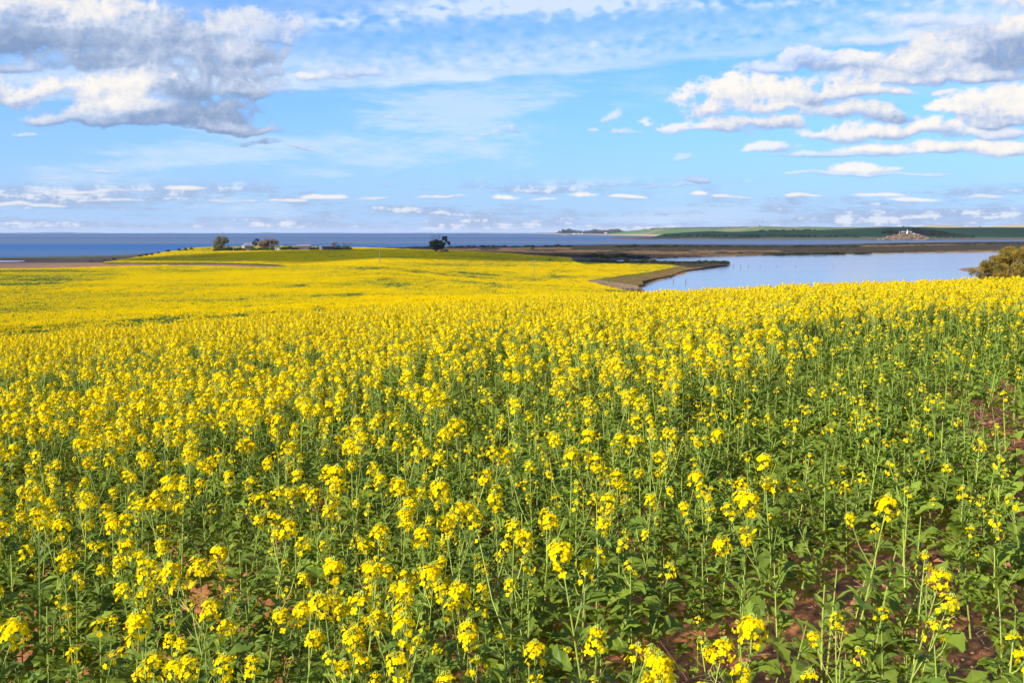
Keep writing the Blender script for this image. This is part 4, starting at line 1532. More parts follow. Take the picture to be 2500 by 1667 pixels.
# ------------------------------------------------------------------ trees and shrubs
M_BARK = plain_mat('bark', (0.16, 0.12, 0.09), (0.10, 0.075, 0.055), 0.9, 3, 0.4)
M_TWIG = plain_mat('grey_twig', (0.26, 0.20, 0.17), (0.2, 0.15, 0.12), 0.9, 3)
M_DRYTWIG = plain_mat('pale_dead_wood', (0.42, 0.34, 0.30), (0.33, 0.26, 0.22), 0.9, 3)
M_OLIVE = leaf_mat('olive_foliage', (0.21, 0.175, 0.07), (0.13, 0.12, 0.05), 0.15, None, 0.6, 0.9, 0.2, 0.15)
M_BROWN = leaf_mat('brown_foliage', (0.33, 0.23, 0.14), (0.22, 0.155, 0.095), 0.12, None, 0.7, 0.7, 0.1, 0.15)
M_DARK = leaf_mat('dark_evergreen', (0.028, 0.052, 0.020), (0.018, 0.036, 0.016), 0.12, None, 0.5, 0.8, 0.25, 0.2)
M_GREEN = leaf_mat('shrub_green', (0.045, 0.090, 0.026), (0.028, 0.062, 0.020), 0.15, None, 0.5, 0.8, 0.25, 0.2)
M_GUM = leaf_mat('gum_foliage', (0.085, 0.090, 0.050), (0.055, 0.065, 0.038), 0.08, None, 0.5, 0.5, 0.25, 0.1)
M_MARSH = leaf_mat('saltbush', (0.050, 0.055, 0.028), (0.032, 0.038, 0.020), 0.08, None, 0.7, 0.5, 0.1, 0.3)
M_GOLD = leaf_mat('golden_green_needles', (0.40, 0.26, 0.035), (0.095, 0.095, 0.022), 0.22, (0.36, 0.28, 0.03), 0.55, 1.7, 0.2, 0.05)
M_REDTREE = leaf_mat('russet_foliage', (0.24, 0.11, 0.05), (0.15, 0.08, 0.04), 0.12, None, 0.6, 1, 0.1, 0.1)
M_FARTREE = leaf_mat('distant_gum', (0.13, 0.145, 0.14), (0.10, 0.115, 0.115), 0.05, None, 0.8, 0.1, 0.1, 0.15)


def foliage(g, clumps, n_per, size, rng, flat=1.0, blade=1.0):
    """leaf-sized faces filled through ellipsoid clumps (centre, radii)"""
    for c, r in clumps:
        r = np.asarray(r, float)
        k = max(12, int(n_per))
        d = unit(rng.normal(0, 1, (k, 3)))
        rad = rng.random((k, 1)) ** 0.45
        C = np.asarray(c) + d * rad * r
        a = unit(rng.normal(0, 1, (k, 3)) + d * 0.4)
        b = unit(np.cross(a, rng.normal(0, 1, (k, 3))))
        s = size * rng.uniform(0.6, 1.3, (k, 1))
        g.polys(np.stack([C - a * s - b * s * .45 * blade, C + a * s * .3 - b * s * .55 * blade, C + a * s, C + a * s * .2 + b * s * .55 * blade], 1))


def limbs(g, base, tips, r0, rng, mid=0.5):
    for t in tips:
        t = np.asarray(t, float)
        b = np.asarray(base, float)
        m = b * (1 - mid) + t * mid + rng.normal(0, 0.05, 3) * np.linalg.norm(t - b)
        m[2] = b[2] + (t[2] - b[2]) * (mid + 0.08)
        g.tube([b, m, t], [r0, r0 * 0.6, r0 * 0.18], 5)


def twigs(g, base, n, length, rng, r=0.05, up=0.7, depth=2):
    """bare branching wood"""
    for _ in range(n):
        d = unit(np.array([rng.normal(), rng.normal(), abs(rng.normal()) + up * 1.6]))
        p1 = np.asarray(base) + d * length * rng.uniform(0.6, 1.0)
        g.tube([base, (np.asarray(base) + p1) / 2 + rng.normal(0, .03, 3) * length, p1], [r, r * 0.7, r * 0.35], 4, 0, False)
        if depth > 0:
            twigs(g, p1, 3, length * 0.55, rng, r * 0.5, up * 0.8, depth - 1)
            twigs(g, (np.asarray(base) + p1) / 2, 1, length * 0.5, rng, r * 0.5, up * 0.8, 0)


def bush(name, label, cat, X, Yb, depth, w_px, h_px, mat, seed, group=None, dome=True, lift=0.0, n=60, leafsz=0.10):
    """rounded shrub: photo column, row of its foot, width and height in photo pixels"""
    rng = np.random.default_rng(seed)
    p = at(X, Yb, depth)
    z = gz1(p.x, depth)
    k = depth / FPX
    w, h = w_px * k, h_px * k
    z = min(z, p.z) if abs(z - p.z) < 3 else p.z
    t = thing(name, label, cat, (p.x, depth, z - 0.05), 0, group)
    top = h + (p.z - z)
    cl = []
    m = max(3, int(4 + w / max(h, .3) * 3))
    for i in range(m):
        q = (i + 0.5) / m * 2 - 1
        hh = top * (1 - 0.38 * abs(q) ** 2.2) * rng.uniform(0.8, 1.08)
        rr = max(hh * 0.42, 0.2)
        cl.append(((q * (w / 2 - rr * 0.5), rng.normal(0, 0.2) * w * 0.3, hh - rr), (max(rr, w / m * 0.8), rr * 1.0, rr)))
        cl.append(((q * (w / 2 - rr * 0.5), rng.normal(0, 0.2) * w * 0.3, hh * 0.35), (max(rr, w / m * 0.9), rr, hh * 0.38)))
    g = Geo()
    foliage(g, cl, n, max(leafsz, 0.055 * top, depth * 0.00022), rng)
    link('foliage', g.mesh('foliage', [mat]), t)
    s = Geo()
    limbs(s, (0, 0, 0), [(c[0][0] * .7, c[0][1], max(c[0][2], .1)) for c in cl[::2]], 0.05 * min(top, 3), rng)
    link('stem', s.mesh('stem', [M_BARK]), t)
    return t


def crown_tree(name, label, cat, X, Yb, depth, clumps_px, mat, seed, trunk_r=0.25, n=160, leafsz=0.28, bare=None, group=None, twig_mat=None, z=None):
    """tree whose crown clumps are given as (column, row, half width, half height) in photo pixels"""
    rng = np.random.default_rng(seed)
    p = at(X, Yb, depth)
    zz = gz1(p.x, depth) if z is None else z
    k = depth / FPX
    t = thing(name, label, cat, (p.x, depth, zz - 0.1), 0, group)

    def loc(cx, cy):
        q = at(cx, cy, depth)
        return np.array([q.x - p.x, 0, q.z - zz + 0.1])
    cl = []
    for (cx, cy, rx, ry) in clumps_px:
        c = loc(cx, cy)
        c[1] = rng.normal(0, 0.35) * rx * k
        base = max(6, int(rx * ry / 9))
        for _ in range(base):
            d = unit(rng.normal(0, 1, 3)) * rng.random() ** 0.4
            rs = rng.uniform(0.3, 0.5)
            cl.append((c + d * np.array([rx * k, rx * k * 0.9, ry * k]) * 0.72, (rx * k * rs, rx * k * rs, ry * k * rs * 1.1)))
    g = Geo()
    foliage(g, cl, n, leafsz, rng)
    link('crown', g.mesh('crown', [mat]), t)
    s = Geo()
    tops = [loc(cx, cy) for (cx, cy, rx, ry) in clumps_px]
    hmid = min(q[2] for q in tops) * 0.5
    fork = np.array([0, 0, max(hmid, 0.4)])
    s.tube([(0, 0, -0.3), (rng.normal(0, .05), 0, fork[2] * 0.5), fork], [trunk_r * 1.25, trunk_r, trunk_r * 0.85], 7)
    limbs(s, fork, tops, trunk_r * 0.7, rng)
    link('trunk', s.mesh('trunk', [M_BARK]), t)
    if bare:
        b = Geo()
        for (bx, by, ln, nn) in bare:
            twigs(b, loc(bx, by), nn, ln * k, rng, 0.07, 0.7, 2)
        link('bare_branches', b.mesh('bare_branches', [twig_mat or M_TWIG]), t)
    return t


# farm on the hill
crown_tree('tree', 'big olive brown tree with bare twigs on top, left end of the farm', 'tree', 540, 612, 872, [(535, 592, 16, 15), (548, 588, 12, 12), (527, 601, 10, 9), (540, 603, 14, 8), (538, 581, 10, 6)], M_OLIVE, 1, 0.4, 120, 0.34, [(533, 582, 11, 3), (545, 581, 11, 3), (539, 580, 12, 3)])
crown_tree('tree', 'wide round brownish tree crown behind the farmhouse', 'tree', 653, 609, 885, [(640, 595, 15, 9), (652, 590, 16, 9), (668, 592, 15, 9), (646, 600, 18, 6), (663, 600, 16, 6)], M_BROWN, 2, 0.45, 100, 0.36, [(648, 588, 9, 4), (658, 586, 9, 4), (666, 588, 8, 3), (640, 592, 8, 3)])
crown_tree('tree', 'dark evergreen tree between the farmhouse roof and the brown tree', 'tree', 622, 605, 905, [(618, 592, 7, 5), (628, 585.5, 7, 4.5), (624, 595, 8, 5)], M_DARK, 3, 0.3, 120, 0.3)
crown_tree('tree', 'small russet tree behind the brown shed', 'tree', 818, 606, 890, [(817, 595, 8, 5.5), (814, 600, 7, 4)], M_REDTREE, 4, 0.2, 110, 0.25)
crown_tree('tree', 'flat topped brown tree over the hedge at the right end of the farm', 'tree', 846, 606, 892, [(842, 594.5, 11, 2.6), (854, 594, 9, 2.4)], M_BROWN, 5, 0.2, 70, 0.26, [(846, 596, 6, 3)])
for i, (X, Y, w, h, m, lb) in enumerate([
        (528, 612, 18, 8, M_GREEN, 'low green shrub under the big olive tree, leftmost at the farm'), (543, 612.5, 16, 8.5, M_GREEN, 'green shrub under the right half of the olive tree'),
        (557, 612, 18, 14, M_DARK, 'tall dark green shrub right of the olive tree'), (569, 612, 15, 12, M_OLIVE, 'olive shrub at the foot of the dead thin tree'),
        (586, 612, 27, 11, M_DARK, 'long dark shrub left of the farmhouse'), (620, 611, 17, 9, M_GREEN, 'green shrub at the front right corner of the farmhouse'),
        (635, 610.5, 16, 8, M_DARK, 'dark shrub under the left of the brown tree'), (649, 610, 16, 9, M_GREEN, 'green shrub under the middle of the brown tree'),
        (664, 609.5, 15, 8, M_GREEN, 'green shrub left of the small white hut'), (704, 609, 40, 12.5, M_DARK, 'large domed dark shrub right of the white hut'),
        (722, 608.6, 13, 9, M_DARK, 'narrow dark shrub at the left end of the long grey shed'), (764, 608.8, 20, 9, M_DARK, 'dark shrub between the two sheds'),
        (777, 608.6, 9, 10, M_DARK, 'small dark shrub against the brown shed'), (826, 609, 22, 12, M_DARK, 'dark shrub at the right end of the brown shed'),
        (845, 609.2, 28, 12, M_GREEN, 'broad green hedge shrub, rightmost at the farm')]):
    bush('shrub', lb, 'shrub', X, Y, 862 - (i % 3), w, h, m, 40 + i, 'garden shrubs round the farm', n=70, leafsz=0.24)
t = thing('dead_tree', 'thin pale dead tree between the olive tree and the farmhouse', 'tree', (at(570, 612, 858).x, 858, gz1(at(570, 612, 858).x, 858)))
s = Geo()
s.tube([(0, 0, 0), (0.05, 0, 4), (-0.05, 0, 8.5), (0.05, 0, 11.2)], [0.16, 0.12, 0.07, 0.03], 5)
link('trunk', s.mesh('trunk', [M_DRYTWIG]), t)
s = Geo()
twigs(s, (0, 0, 5.5), 3, 2.2, RNG, 0.05, 0.6, 1)
twigs(s, (0, 0, 8), 3, 1.8, RNG, 0.04, 0.6, 1)
link('bare_branches', s.mesh('bare_branches', [M_DRYTWIG]), t)

crown_tree('lone_tree', 'lone dark gum tree with a bare dead top on the crop skyline', 'tree', 1064, 613, 700,
           [(1062, 597, 14, 9), (1072, 600, 12, 8), (1056, 592, 7, 6), (1068, 589, 8, 6), (1086, 581, 9, 6.5), (1095, 593.5, 5.5, 5), (1083, 596, 8, 6), (1064, 607, 14, 5), (1077, 590, 7, 6), (1075, 596, 9, 7), (1090, 588, 5, 5), (1052, 600, 9, 7), (1061, 603, 11, 6), (1080, 604, 8, 6)], M_GUM, 8, 0.45, 260, 0.30,
           [(1060, 588, 13, 6), (1070, 588, 11, 5), (1054, 588, 9, 3)], twig_mat=M_TWIG)
bush('shrub', 'small olive shrub just right of the lone gum tree', 'shrub', 1089, 612, 705, 14, 6, M_OLIVE, 71, None, n=50, leafsz=0.2)
bush('shrub', 'pale twiggy shrub at the foot of the lone gum tree', 'shrub', 1078, 612.5, 697, 9, 5, M_BROWN, 72, None, n=40, leafsz=0.2)

# tufts along the left edge of the farm hill
for i, (X, Y, w, h) in enumerate([(222, 640.5, 11, 6), (255, 637, 8, 4), (278, 634, 9, 4), (342, 627.5, 16, 7), (357, 623, 8, 6), (371, 622, 9, 6), (388, 617.5, 6, 4.5), (410, 613.5, 13, 6), (437, 609, 7, 4.5), (453, 606.5, 10, 3.5), (467, 605, 9, 3)]):
    p = [ 'first', 'second', 'third', 'fourth', 'fifth', 'sixth', 'seventh', 'eighth', 'ninth', 'tenth', 'eleventh'][i]
    bush('shrub', 'dark shrub on the left flank of the farm hill, %s from the left' % p, 'shrub', X, Y, interp(X, [(222, 690), (340, 760), (410, 850), (470, 900)]), w, h, M_MARSH, 80 + i, 'shrubs down the flank of the hill', n=45, leafsz=0.2)

# shrubs on the marsh: a few shapes, copied
SHRUBS = []


def marsh_shrub(X, Yb, w, h, kind, label, group):
    """foot on the marsh at photo row Yb"""
    p = on_sea(X, Yb, 0.6)
    k = p.y / FPX
    s = (w * k / 3.4, w * k / 3.4, h * k * 1.35 / 2.0)
    rz = RNG.choice([0, math.pi]) + RNG.normal(0, 0.25)
    if len(SHRUBS) <= kind or SHRUBS[kind] is None:
        rng = np.random.default_rng(900 + kind)
        while len(SHRUBS) <= kind:
            SHRUBS.append(None)
        t = thing('marsh_shrub', label, 'shrub', (0, 0, 0), 0, group)
        cl = []
        for q in range(7):
            x = -1.5 + 3.0 * (q + rng.random() * .5) / 6.5
            hh = 2.0 * (1 - 0.15 * x * x * rng.uniform(.5, 1.1)) * rng.uniform(0.75, 1)
            cl.append(((x, rng.normal(0, .5), hh * 0.62), (0.75, 0.7, hh * 0.36)))
            cl.append(((x, rng.normal(0, .6), hh * 0.28), (0.85, 0.8, hh * 0.3)))
        g = Geo()
        foliage(g, cl, 55, 0.26, rng)
        link('foliage', g.mesh('foliage', [M_MARSH if kind != 2 else M_DARK]), t)
        b = Geo()
        limbs(b, (0, 0, 0), [(-1, 0.1, 1.2), (0.1, -.1, 1.4), (1, 0, 1.1)], 0.09, rng)
        link('stem', b.mesh('stem', [M_BARK]), t)
        SHRUBS[kind] = t
    else:
        t = dup(SHRUBS[kind], (0, 0, 0), 0, 1, label, group)
    t.location = (p.x, p.y, p.z - 0.15)
    t.rotation_euler = (0, 0, rz)
    t.scale = s
    return t


for i, X in enumerate(np.arange(1000, 1046, 9)):
    marsh_shrub(X, 607.4, 14, 5.5 + RNG.normal(0, .6), i % 3, 'dark shrub on the shore left of the lone gum tree', 'shoreline shrubs by the lone tree')
for i, X in enumerate(np.arange(1098, 1400, 8.0)):
    marsh_shrub(X + RNG.normal(0, 1.5), 605.6 - (X - 1098) * 0.006, 13 + RNG.normal(0, 2), 4.6 + RNG.normal(0, .9), i % 3, 'dark shrub in the row along the seaward edge of the marsh, centre', 'shrub row on the seaward edge of the marsh')
for i, X in enumerate(np.arange(1506, 1645, 8.5)):
    marsh_shrub(X + RNG.normal(0, 1.5), 604.8, 14 + RNG.normal(0, 2), 5.5 + RNG.normal(0, 1.0), i % 3, 'dark shrub behind the long pool on the marsh', 'shrubs behind the marsh pool')
for i, X in enumerate(np.arange(1650, 2100, 10.5)):
    marsh_shrub(X + RNG.normal(0, 2), 604.2 - 0.0 * X + RNG.normal(0, .4), 15 + RNG.normal(0, 3), 4.6 + RNG.normal(0, 1.0), i % 3, 'dark shrub on the marsh edge between lake and sea', 'shrubs on the marsh between lake and sea')
for i, X in enumerate(np.arange(2110, 2500, 12.5)):
    marsh_shrub(X + RNG.normal(0, 2), 600.6 - (X - 2110) * 0.012 + RNG.normal(0, .3), 17 + RNG.normal(0, 3), 5.0 + RNG.normal(0, .8), i % 3, 'dark shrub on the marsh below the headland', 'shrubs on the marsh below the headland')
for i, (X, Y, w, h) in enumerate([(1452, 628.5, 38, 10), (1432, 629, 22, 6), (1498, 629.5, 26, 7), (1520, 628, 24, 9), (1535, 630, 22, 7), (1562, 630.5, 34, 8), (1480, 631, 24, 5), (1580, 632, 18, 5)]):
    marsh_shrub(X, Y, w, h, i % 3, ['big round dark bush at the left end of the reed bed', 'low bush left of the big round marsh bush', 'bush in the middle of the thicket above the channel', 'taller bush in the middle of the marsh thicket', 'bush behind the channel right of the taller bush',
                                    'broad dark bush at the right end of the marsh thicket', 'flat bush under the marsh thicket', 'small bush where the marsh thicket meets the lake'][i], 'thicket above the narrow channel')
for i, X in enumerate(np.arange(1408, 1640, 8.5)):
    marsh_shrub(X + RNG.normal(0, 2), 644.3 + RNG.normal(0, .5), 21 + RNG.normal(0, 3), 9.3 + RNG.normal(0, 1.6) - (2.0 if X > 1600 else 0), i % 3, 'dark bush in the hedge between crop and channel', 'bushes between crop and channel')
for i, X in enumerate(np.arange(1640, 1775, 9.5)):
    marsh_shrub(X + RNG.normal(0, 2), 645 + RNG.normal(0, .8), 22 + RNG.normal(0, 4), 6.6 + RNG.normal(0, 1.3), i % 3, 'low dark bush on the tongue of land in the lake', 'low bushes on the tongue of land')
for i, (X, Y, w, h) in enumerate([(1722, 622.5, 16, 4), (1808, 620.5, 13, 5), (1880, 619.8, 20, 4), (1910, 622, 40, 4), (1955, 620.8, 36, 5), (2000, 621, 34, 4.5), (2040, 620, 40, 4.5), (2105, 619.5, 40, 4), (1470, 612.8, 6, 4), (1550, 610, 5, 3)]):
    marsh_shrub(X, Y, w, h, i % 3, 'low dark bush number by the far lake shore' if False else 'low dark bush on the far shore of the lake', 'bushes on the far lake shore')

# grasses and reeds standing on the bank and the marsh
def grass_clump(seed, mat, h, w=2.4, n=150):
    rng = np.random.default_rng(seed)
    g = Geo()
    c = (rng.random((n, 2)) - 0.5) * w
    L = h * rng.uniform(0.45, 1.1, (n, 1))
    b = np.concatenate([c, np.zeros((n, 1))], 1)
    d = unit(np.concatenate([rng.normal(0, 0.35, (n, 2)), np.ones((n, 1))], 1))
    sd = unit(np.cross(d, rng.normal(0, 1, (n, 3)))) * (0.045 + 0.02 * h)
    g.polys(np.stack([b - sd, b + sd, b + d * L + sd * .4, b + d * L - sd * .4], 1))
    nm = 'grass_clump_%02d' % seed
    return bpy.data.objects.new(nm, g.mesh(nm, [mat]))


def grasses():
    mo = leaf_mat('bank_grass_olive', (0.185, 0.215, 0.042), (0.12, 0.16, 0.035), 0.2, None, 0.8, 0.3, 0.1, 0.25)
    mr = leaf_mat('bank_grass_orange', (0.25, 0.165, 0.06), (0.18, 0.13, 0.05), 0.2, None, 0.8, 0.3, 0.1, 0.25)
    mp = leaf_mat('pale_reed', (0.36, 0.255, 0.15), (0.28, 0.195, 0.115), 0.2, None, 0.8, 0.3, 0.1, 0.2)
    md = leaf_mat('dark_sedge', (0.075, 0.060, 0.040), (0.05, 0.042, 0.03), 0.1, None, 0.8, 0.3, 0.1, 0.25)
    mt = leaf_mat('tan_reed', (0.235, 0.15, 0.085), (0.17, 0.105, 0.062), 0.15, None, 0.8, 0.3, 0.1, 0.2)
    P = [grass_clump(0, mo, 0.45), grass_clump(1, mo, 0.6), grass_clump(2, mr, 0.4), grass_clump(3, mr, 0.5), grass_clump(4, mp, 0.9), grass_clump(5, mp, 1.1), grass_clump(6, md, 0.35), grass_clump(7, md, 0.5), grass_clump(8, mt, 0.6), grass_clump(9, mt, 0.8)]
    rng = np.random.default_rng(91)
    y = rng.uniform(340, 740, 60000)
    x = y * rng.uniform(0.0, 0.26, len(y))
    y2 = 800 + 850 * rng.random(36000)
    x2 = y2 * rng.uniform(-0.14, 0.54, len(y2))
    x, y = np.concatenate([x, x2]), np.concatenate([y, y2])
    z = gz(x, y)
    X, Y = to_px(x, y, z)
    sd = signed_dist(x, y, LAND)
    far = y > 745
    t = LA(x * 0.03 + 5, y * 0.02 + 5, 4)
    v = np.full(len(x), -1)
    bank = (~in_poly(X, Y, FIELD_PX)) & in_poly(X, Y, [(1400, 640), (1480, 639), (1600, 640), (1700, 638), (1800, 640), (1800, 660), (1700, 672), (1640, 692), (1600, 735), (1420, 705), (1405, 686)]) & (sd > 3)
    v = np.where(bank, np.where((sd < 13) | (t > 0.66), 2, 0), v)
    v = np.where(bank & in_poly(X, Y, [(1422, 686), (1450, 688), (1500, 697), (1545, 705), (1560, 722), (1500, 722)]), 4, v)
    v = np.where(bank & in_poly(X, Y, [(1480, 636), (1600, 638), (1700, 636), (1790, 640), (1790, 651), (1690, 655), (1662, 651), (1560, 644)]), 6, v)
    reed = far & (sd > 6) & (in_poly(X, Y, [(1150, 612), (1500, 612.5), (1900, 613), (1900, 617), (1560, 623), (1400, 622), (1250, 619)]) & (t > 0.47)
                             | in_poly(X, Y, [(1570, 627), (1660, 623.5), (1780, 622.5), (1860, 621.5), (1860, 625), (1700, 628), (1580, 632)])
                             | in_poly(X, Y, [(1225, 607), (1290, 606.5), (1290, 611), (1225, 611.5)]) | in_poly(X, Y, [(1310, 606.5), (1390, 605.5), (1390, 609.5), (1310, 610.5)])
                             | in_poly(X, Y, [(2080, 619), (2180, 617), (2330, 614.5), (2500, 612), (2500, 616), (2300, 618), (2080, 621)])
                             | in_poly(X, Y, [(1090, 609), (1165, 609), (1165, 613), (1090, 613)]) | in_poly(X, Y, [(2110, 600), (2500, 592), (2500, 595), (2110, 603)]))
    v = np.where(reed, 8, v)
    v = np.where((v < 0) & far & (sd > 8) & (rng.random(len(x)) < 0.6), 6, v)
    ok = v >= 0
    x, y, z, v, far = x[ok], y[ok], z[ok], v[ok], far[ok]
    v = v + (rng.random(len(v)) < 0.5)
    rot = np.zeros((len(v), 3))
    rot[:, 2] = rng.random(len(v)) * 6.28
    s = rng.uniform(0.7, 1.25, len(v)) * np.where(far, 1.3, 1.0)
    scatter('marsh_grass', np.stack([x, y, z - .03], 1), v, rot, np.stack([s * np.where(far, 2.2, 1.2), s * np.where(far, 2.2, 1.2), s], 1), P)


grasses()

# the golden bush at the right, close to the crest of the near field
def golden_bush():
    D = 58.0
    rng = np.random.default_rng(5)
    c = at(2535, 664, D)
    k = D / FPX
    zb = gz1(c.x, D)
    t = thing('tea_tree', 'dense golden green bushy tree behind the crop at the right edge', 'tree', (c.x, D, zb - 0.1))
    g = Geo()
    rx, ry = 138 * k, 76 * k
    cen = np.array([0, 0, c.z - zb])
    tops = []
    for i in range(230):
        d = unit(rng.normal(0, 1, 3) * np.array([1.15, 1, .9]))
        if d[2] < -0.35:
            d[2] *= -1
        lump = 1 + 0.10 * math.sin(d[0] * 7 + 2) + 0.08 * math.cos(d[2] * 9)
        q = cen + d * np.array([rx * 0.90, rx * 0.8, ry * 0.92]) * lump * (rng.uniform(0.82, 1.0) if i > 40 else rng.uniform(0.4, 0.8))
        tops.append(q)
        r = rng.uniform(0.26, 0.42)
        n = 420
        dd = unit(rng.normal(0, 1, (n, 3)) + d * 0.55 + np.array([0, 0, .25]))
        C = q + dd * r * rng.random((n, 1)) ** 0.5 * np.array([1, 1, 0.85])
        a = unit(dd + rng.normal(0, 0.45, (n, 3)))
        b = unit(np.cross(a, rng.normal(0, 1, (n, 3))))
        s = rng.uniform(0.022, 0.05, (n, 1))
        g.polys(np.stack([C - a * s - b * s * .3, C - a * s + b * s * .3, C + a * s + b * s * .2, C + a * s - b * s * .2], 1))
    # lower skirt to the ground
    for i in range(50):
        ph = rng.random() * 6.28
        q = np.array([math.cos(ph) * rx * rng.uniform(.3, .9), math.sin(ph) * rx * rng.uniform(.3, .8), rng.uniform(0.8, cen[2])])
        n = 200
        dd = unit(rng.normal(0, 1, (n, 3)))
        C = q + dd * 0.5 * rng.random((n, 1)) ** 0.5
        a = unit(dd + rng.normal(0, 0.5, (n, 3)))
        b = unit(np.cross(a, rng.normal(0, 1, (n, 3))))
        s = rng.uniform(0.04, 0.08, (n, 1))
        g.polys(np.stack([C - a * s - b * s * .22, C - a * s + b * s * .22, C + a * s + b * s * .16, C + a * s - b * s * .16], 1))
    link('crown', g.mesh('crown', [M_GOLD]), t)
    s = Geo()
    s.tube([(0, 0, -.2), (0.05, 0, 0.8), (0, 0, 1.6)], [0.2, 0.16, 0.13], 8)
    limbs(s, (0, 0, 1.5), tops[::5], 0.07, rng)
    link('trunk', s.mesh('trunk', [M_BARK]), t)


golden_bush()

# ------------------------------------------------------------------ buildings, poles, posts, fence
M_STONEWALL = plain_mat('warm_stone_wall', (0.60, 0.37, 0.21), (0.52, 0.30, 0.17), 0.9, 1.5)
M_IRON = plain_mat('grey_iron_roof', (0.23, 0.24, 0.27), (0.18, 0.19, 0.22), 0.6, 0.8)
M_TANIRON = plain_mat('weathered_iron', (0.30, 0.235, 0.19), (0.24, 0.185, 0.155), 0.6, 0.8)
M_SHEDDARK = plain_mat('dark_shed_front', (0.10, 0.10, 0.115), (0.07, 0.07, 0.08), 0.8, 0.8)
M_SHEDBROWN = plain_mat('brown_shed_front', (0.15, 0.095, 0.075), (0.11, 0.07, 0.055), 0.8, 0.8)
M_WHITE = plain_mat('white_paint', (0.66, 0.66, 0.66), (0.58, 0.58, 0.59), 0.7, 1.0)
M_OFFWHITE = plain_mat('old_whitewash', (0.52, 0.50, 0.48), (0.42, 0.40, 0.38), 0.8, 1.0)
M_GLASS = plain_mat('dark_window_glass', (0.03, 0.035, 0.04), (0.02, 0.025, 0.03), 0.15, 1.0, spec=0.5)
M_REDBRICK = plain_mat('red_brick', (0.36, 0.15, 0.11), (0.30, 0.12, 0.09), 0.9, 1.0)
M_POLE = plain_mat('timber_pole', (0.24, 0.19, 0.15), (0.17, 0.13, 0.10), 0.9, 1.2)
M_POSTDARK = plain_mat('wet_timber_post', (0.10, 0.09, 0.085), (0.07, 0.06, 0.06), 0.9, 2)
M_POSTPALE = plain_mat('pale_fence_post', (0.50, 0.44, 0.37), (0.40, 0.34, 0.28), 0.9, 2)
M_WIRE = plain_mat('fence_wire', (0.32, 0.30, 0.29), None, 0.5, 2, metal=0.6)


def hip_roof(g, w, d, z, h, over=0.4, ridge_len=None):
    a, b = w / 2 + over, d / 2 + over
    r = max(0.05, (w - d) / 2) if ridge_len is None else ridge_len / 2
    V = [(-a, -b, z), (a, -b, z), (a, b, z), (-a, b, z), (-r, 0, z + h), (r, 0, z + h), (-a, -b, z - .15), (a, -b, z - .15), (a, b, z - .15), (-a, b, z - .15)]
    g.add(V, [(0, 1, 5, 4), (1, 2, 5), (2, 3, 4, 5), (3, 0, 4), (6, 7, 1, 0), (7, 8, 2, 1), (8, 9, 3, 2), (9, 6, 0, 3), (9, 8, 7, 6)])


def gable_roof(g, w, d, z, h, over=0.3):
    a, b = w / 2 + over, d / 2 + over
    V = [(-a, -b, z), (a, -b, z), (a, b, z), (-a, b, z), (-a, 0, z + h), (a, 0, z + h), (-a, -b, z - .12), (a, -b, z - .12), (a, b, z - .12), (-a, b, z - .12)]
    g.add(V, [(0, 1, 5, 4), (2, 3, 4, 5), (1, 2, 5), (3, 0, 4), (6, 7, 1, 0), (7, 8, 2, 1), (8, 9, 3, 2), (9, 6, 0, 3), (9, 8, 7, 6)])


def building(name, label, cat, X, Yb, depth, w, d, hw, hr, rot, wall_m, roof_m, roof='hip', wins=(), door=None, chimney=None, front_m=None, z=None, group=None):
    p = at(X, Yb, depth)
    zz = p.z if z is None else z
    t = thing(name, label, cat, (p.x, depth, zz), rot, group)
    g = Geo()
    g.box((0, 0, hw / 2 - 0.4), (w, d, hw + 0.8))
    link('wall', g.mesh('wall', [wall_m]), t)
    r = Geo()
    if roof == 'hip':
        hip_roof(r, w, d, hw + 0.17, hr)
    elif roof == 'gable':
        gable_roof(r, w, d, hw + 0.14, hr)
    else:
        a, b = w / 2 + .3, d / 2 + .3
        r.add([(-a, -b, hw + .03), (a, -b, hw + .03), (a, b, hw + hr), (-a, b, hw + hr), (-a, -b, hw + .15), (a, -b, hw + .15), (a, b, hw + hr + .12), (-a, b, hw + hr + .12)],
              [(0, 3, 2, 1), (4, 5, 6, 7), (0, 1, 5, 4), (1, 2, 6, 5), (2, 3, 7, 6), (3, 0, 4, 7)])
    ro = link('roof', r.mesh('roof', [roof_m]), t)
    for (side, u, v, ww, hh) in wins:
        q, f = Geo(), Geo()
        if side == 'f':
            q.box((u, -d / 2 - .01, v), (ww, .08, hh))
            f.box((u, -d / 2 - .01, v - hh / 2 - .06), (ww + .2, .2, .1))
        else:
            q.box((-w / 2 - .01, u, v), (.08, ww, hh))
            f.box((-w / 2 - .01, u, v - hh / 2 - .06), (.2, ww + .2, .1))
        wo = link('window', q.mesh('window', [M_GLASS]), t)
        link('sill', f.mesh('sill', [M_WHITE]), wo)
    if door:
        q = Geo()
        q.box((door[0], -d / 2 - .02, door[2] / 2), (door[1], .1, door[2]))
        link('door', q.mesh('door', [front_m or M_SHEDDARK]), t)
    if chimney:
        q = Geo()
        q.box((chimney[0], chimney[1], hw + hr * .55), (0.9, 0.9, hr * 1.3))
        q.box((chimney[0], chimney[1], hw + hr * 1.2 + .06), (1.1, 1.1, 0.16))
        link('chimney', q.mesh('chimney', [M_STONEWALL]), ro)
    return t


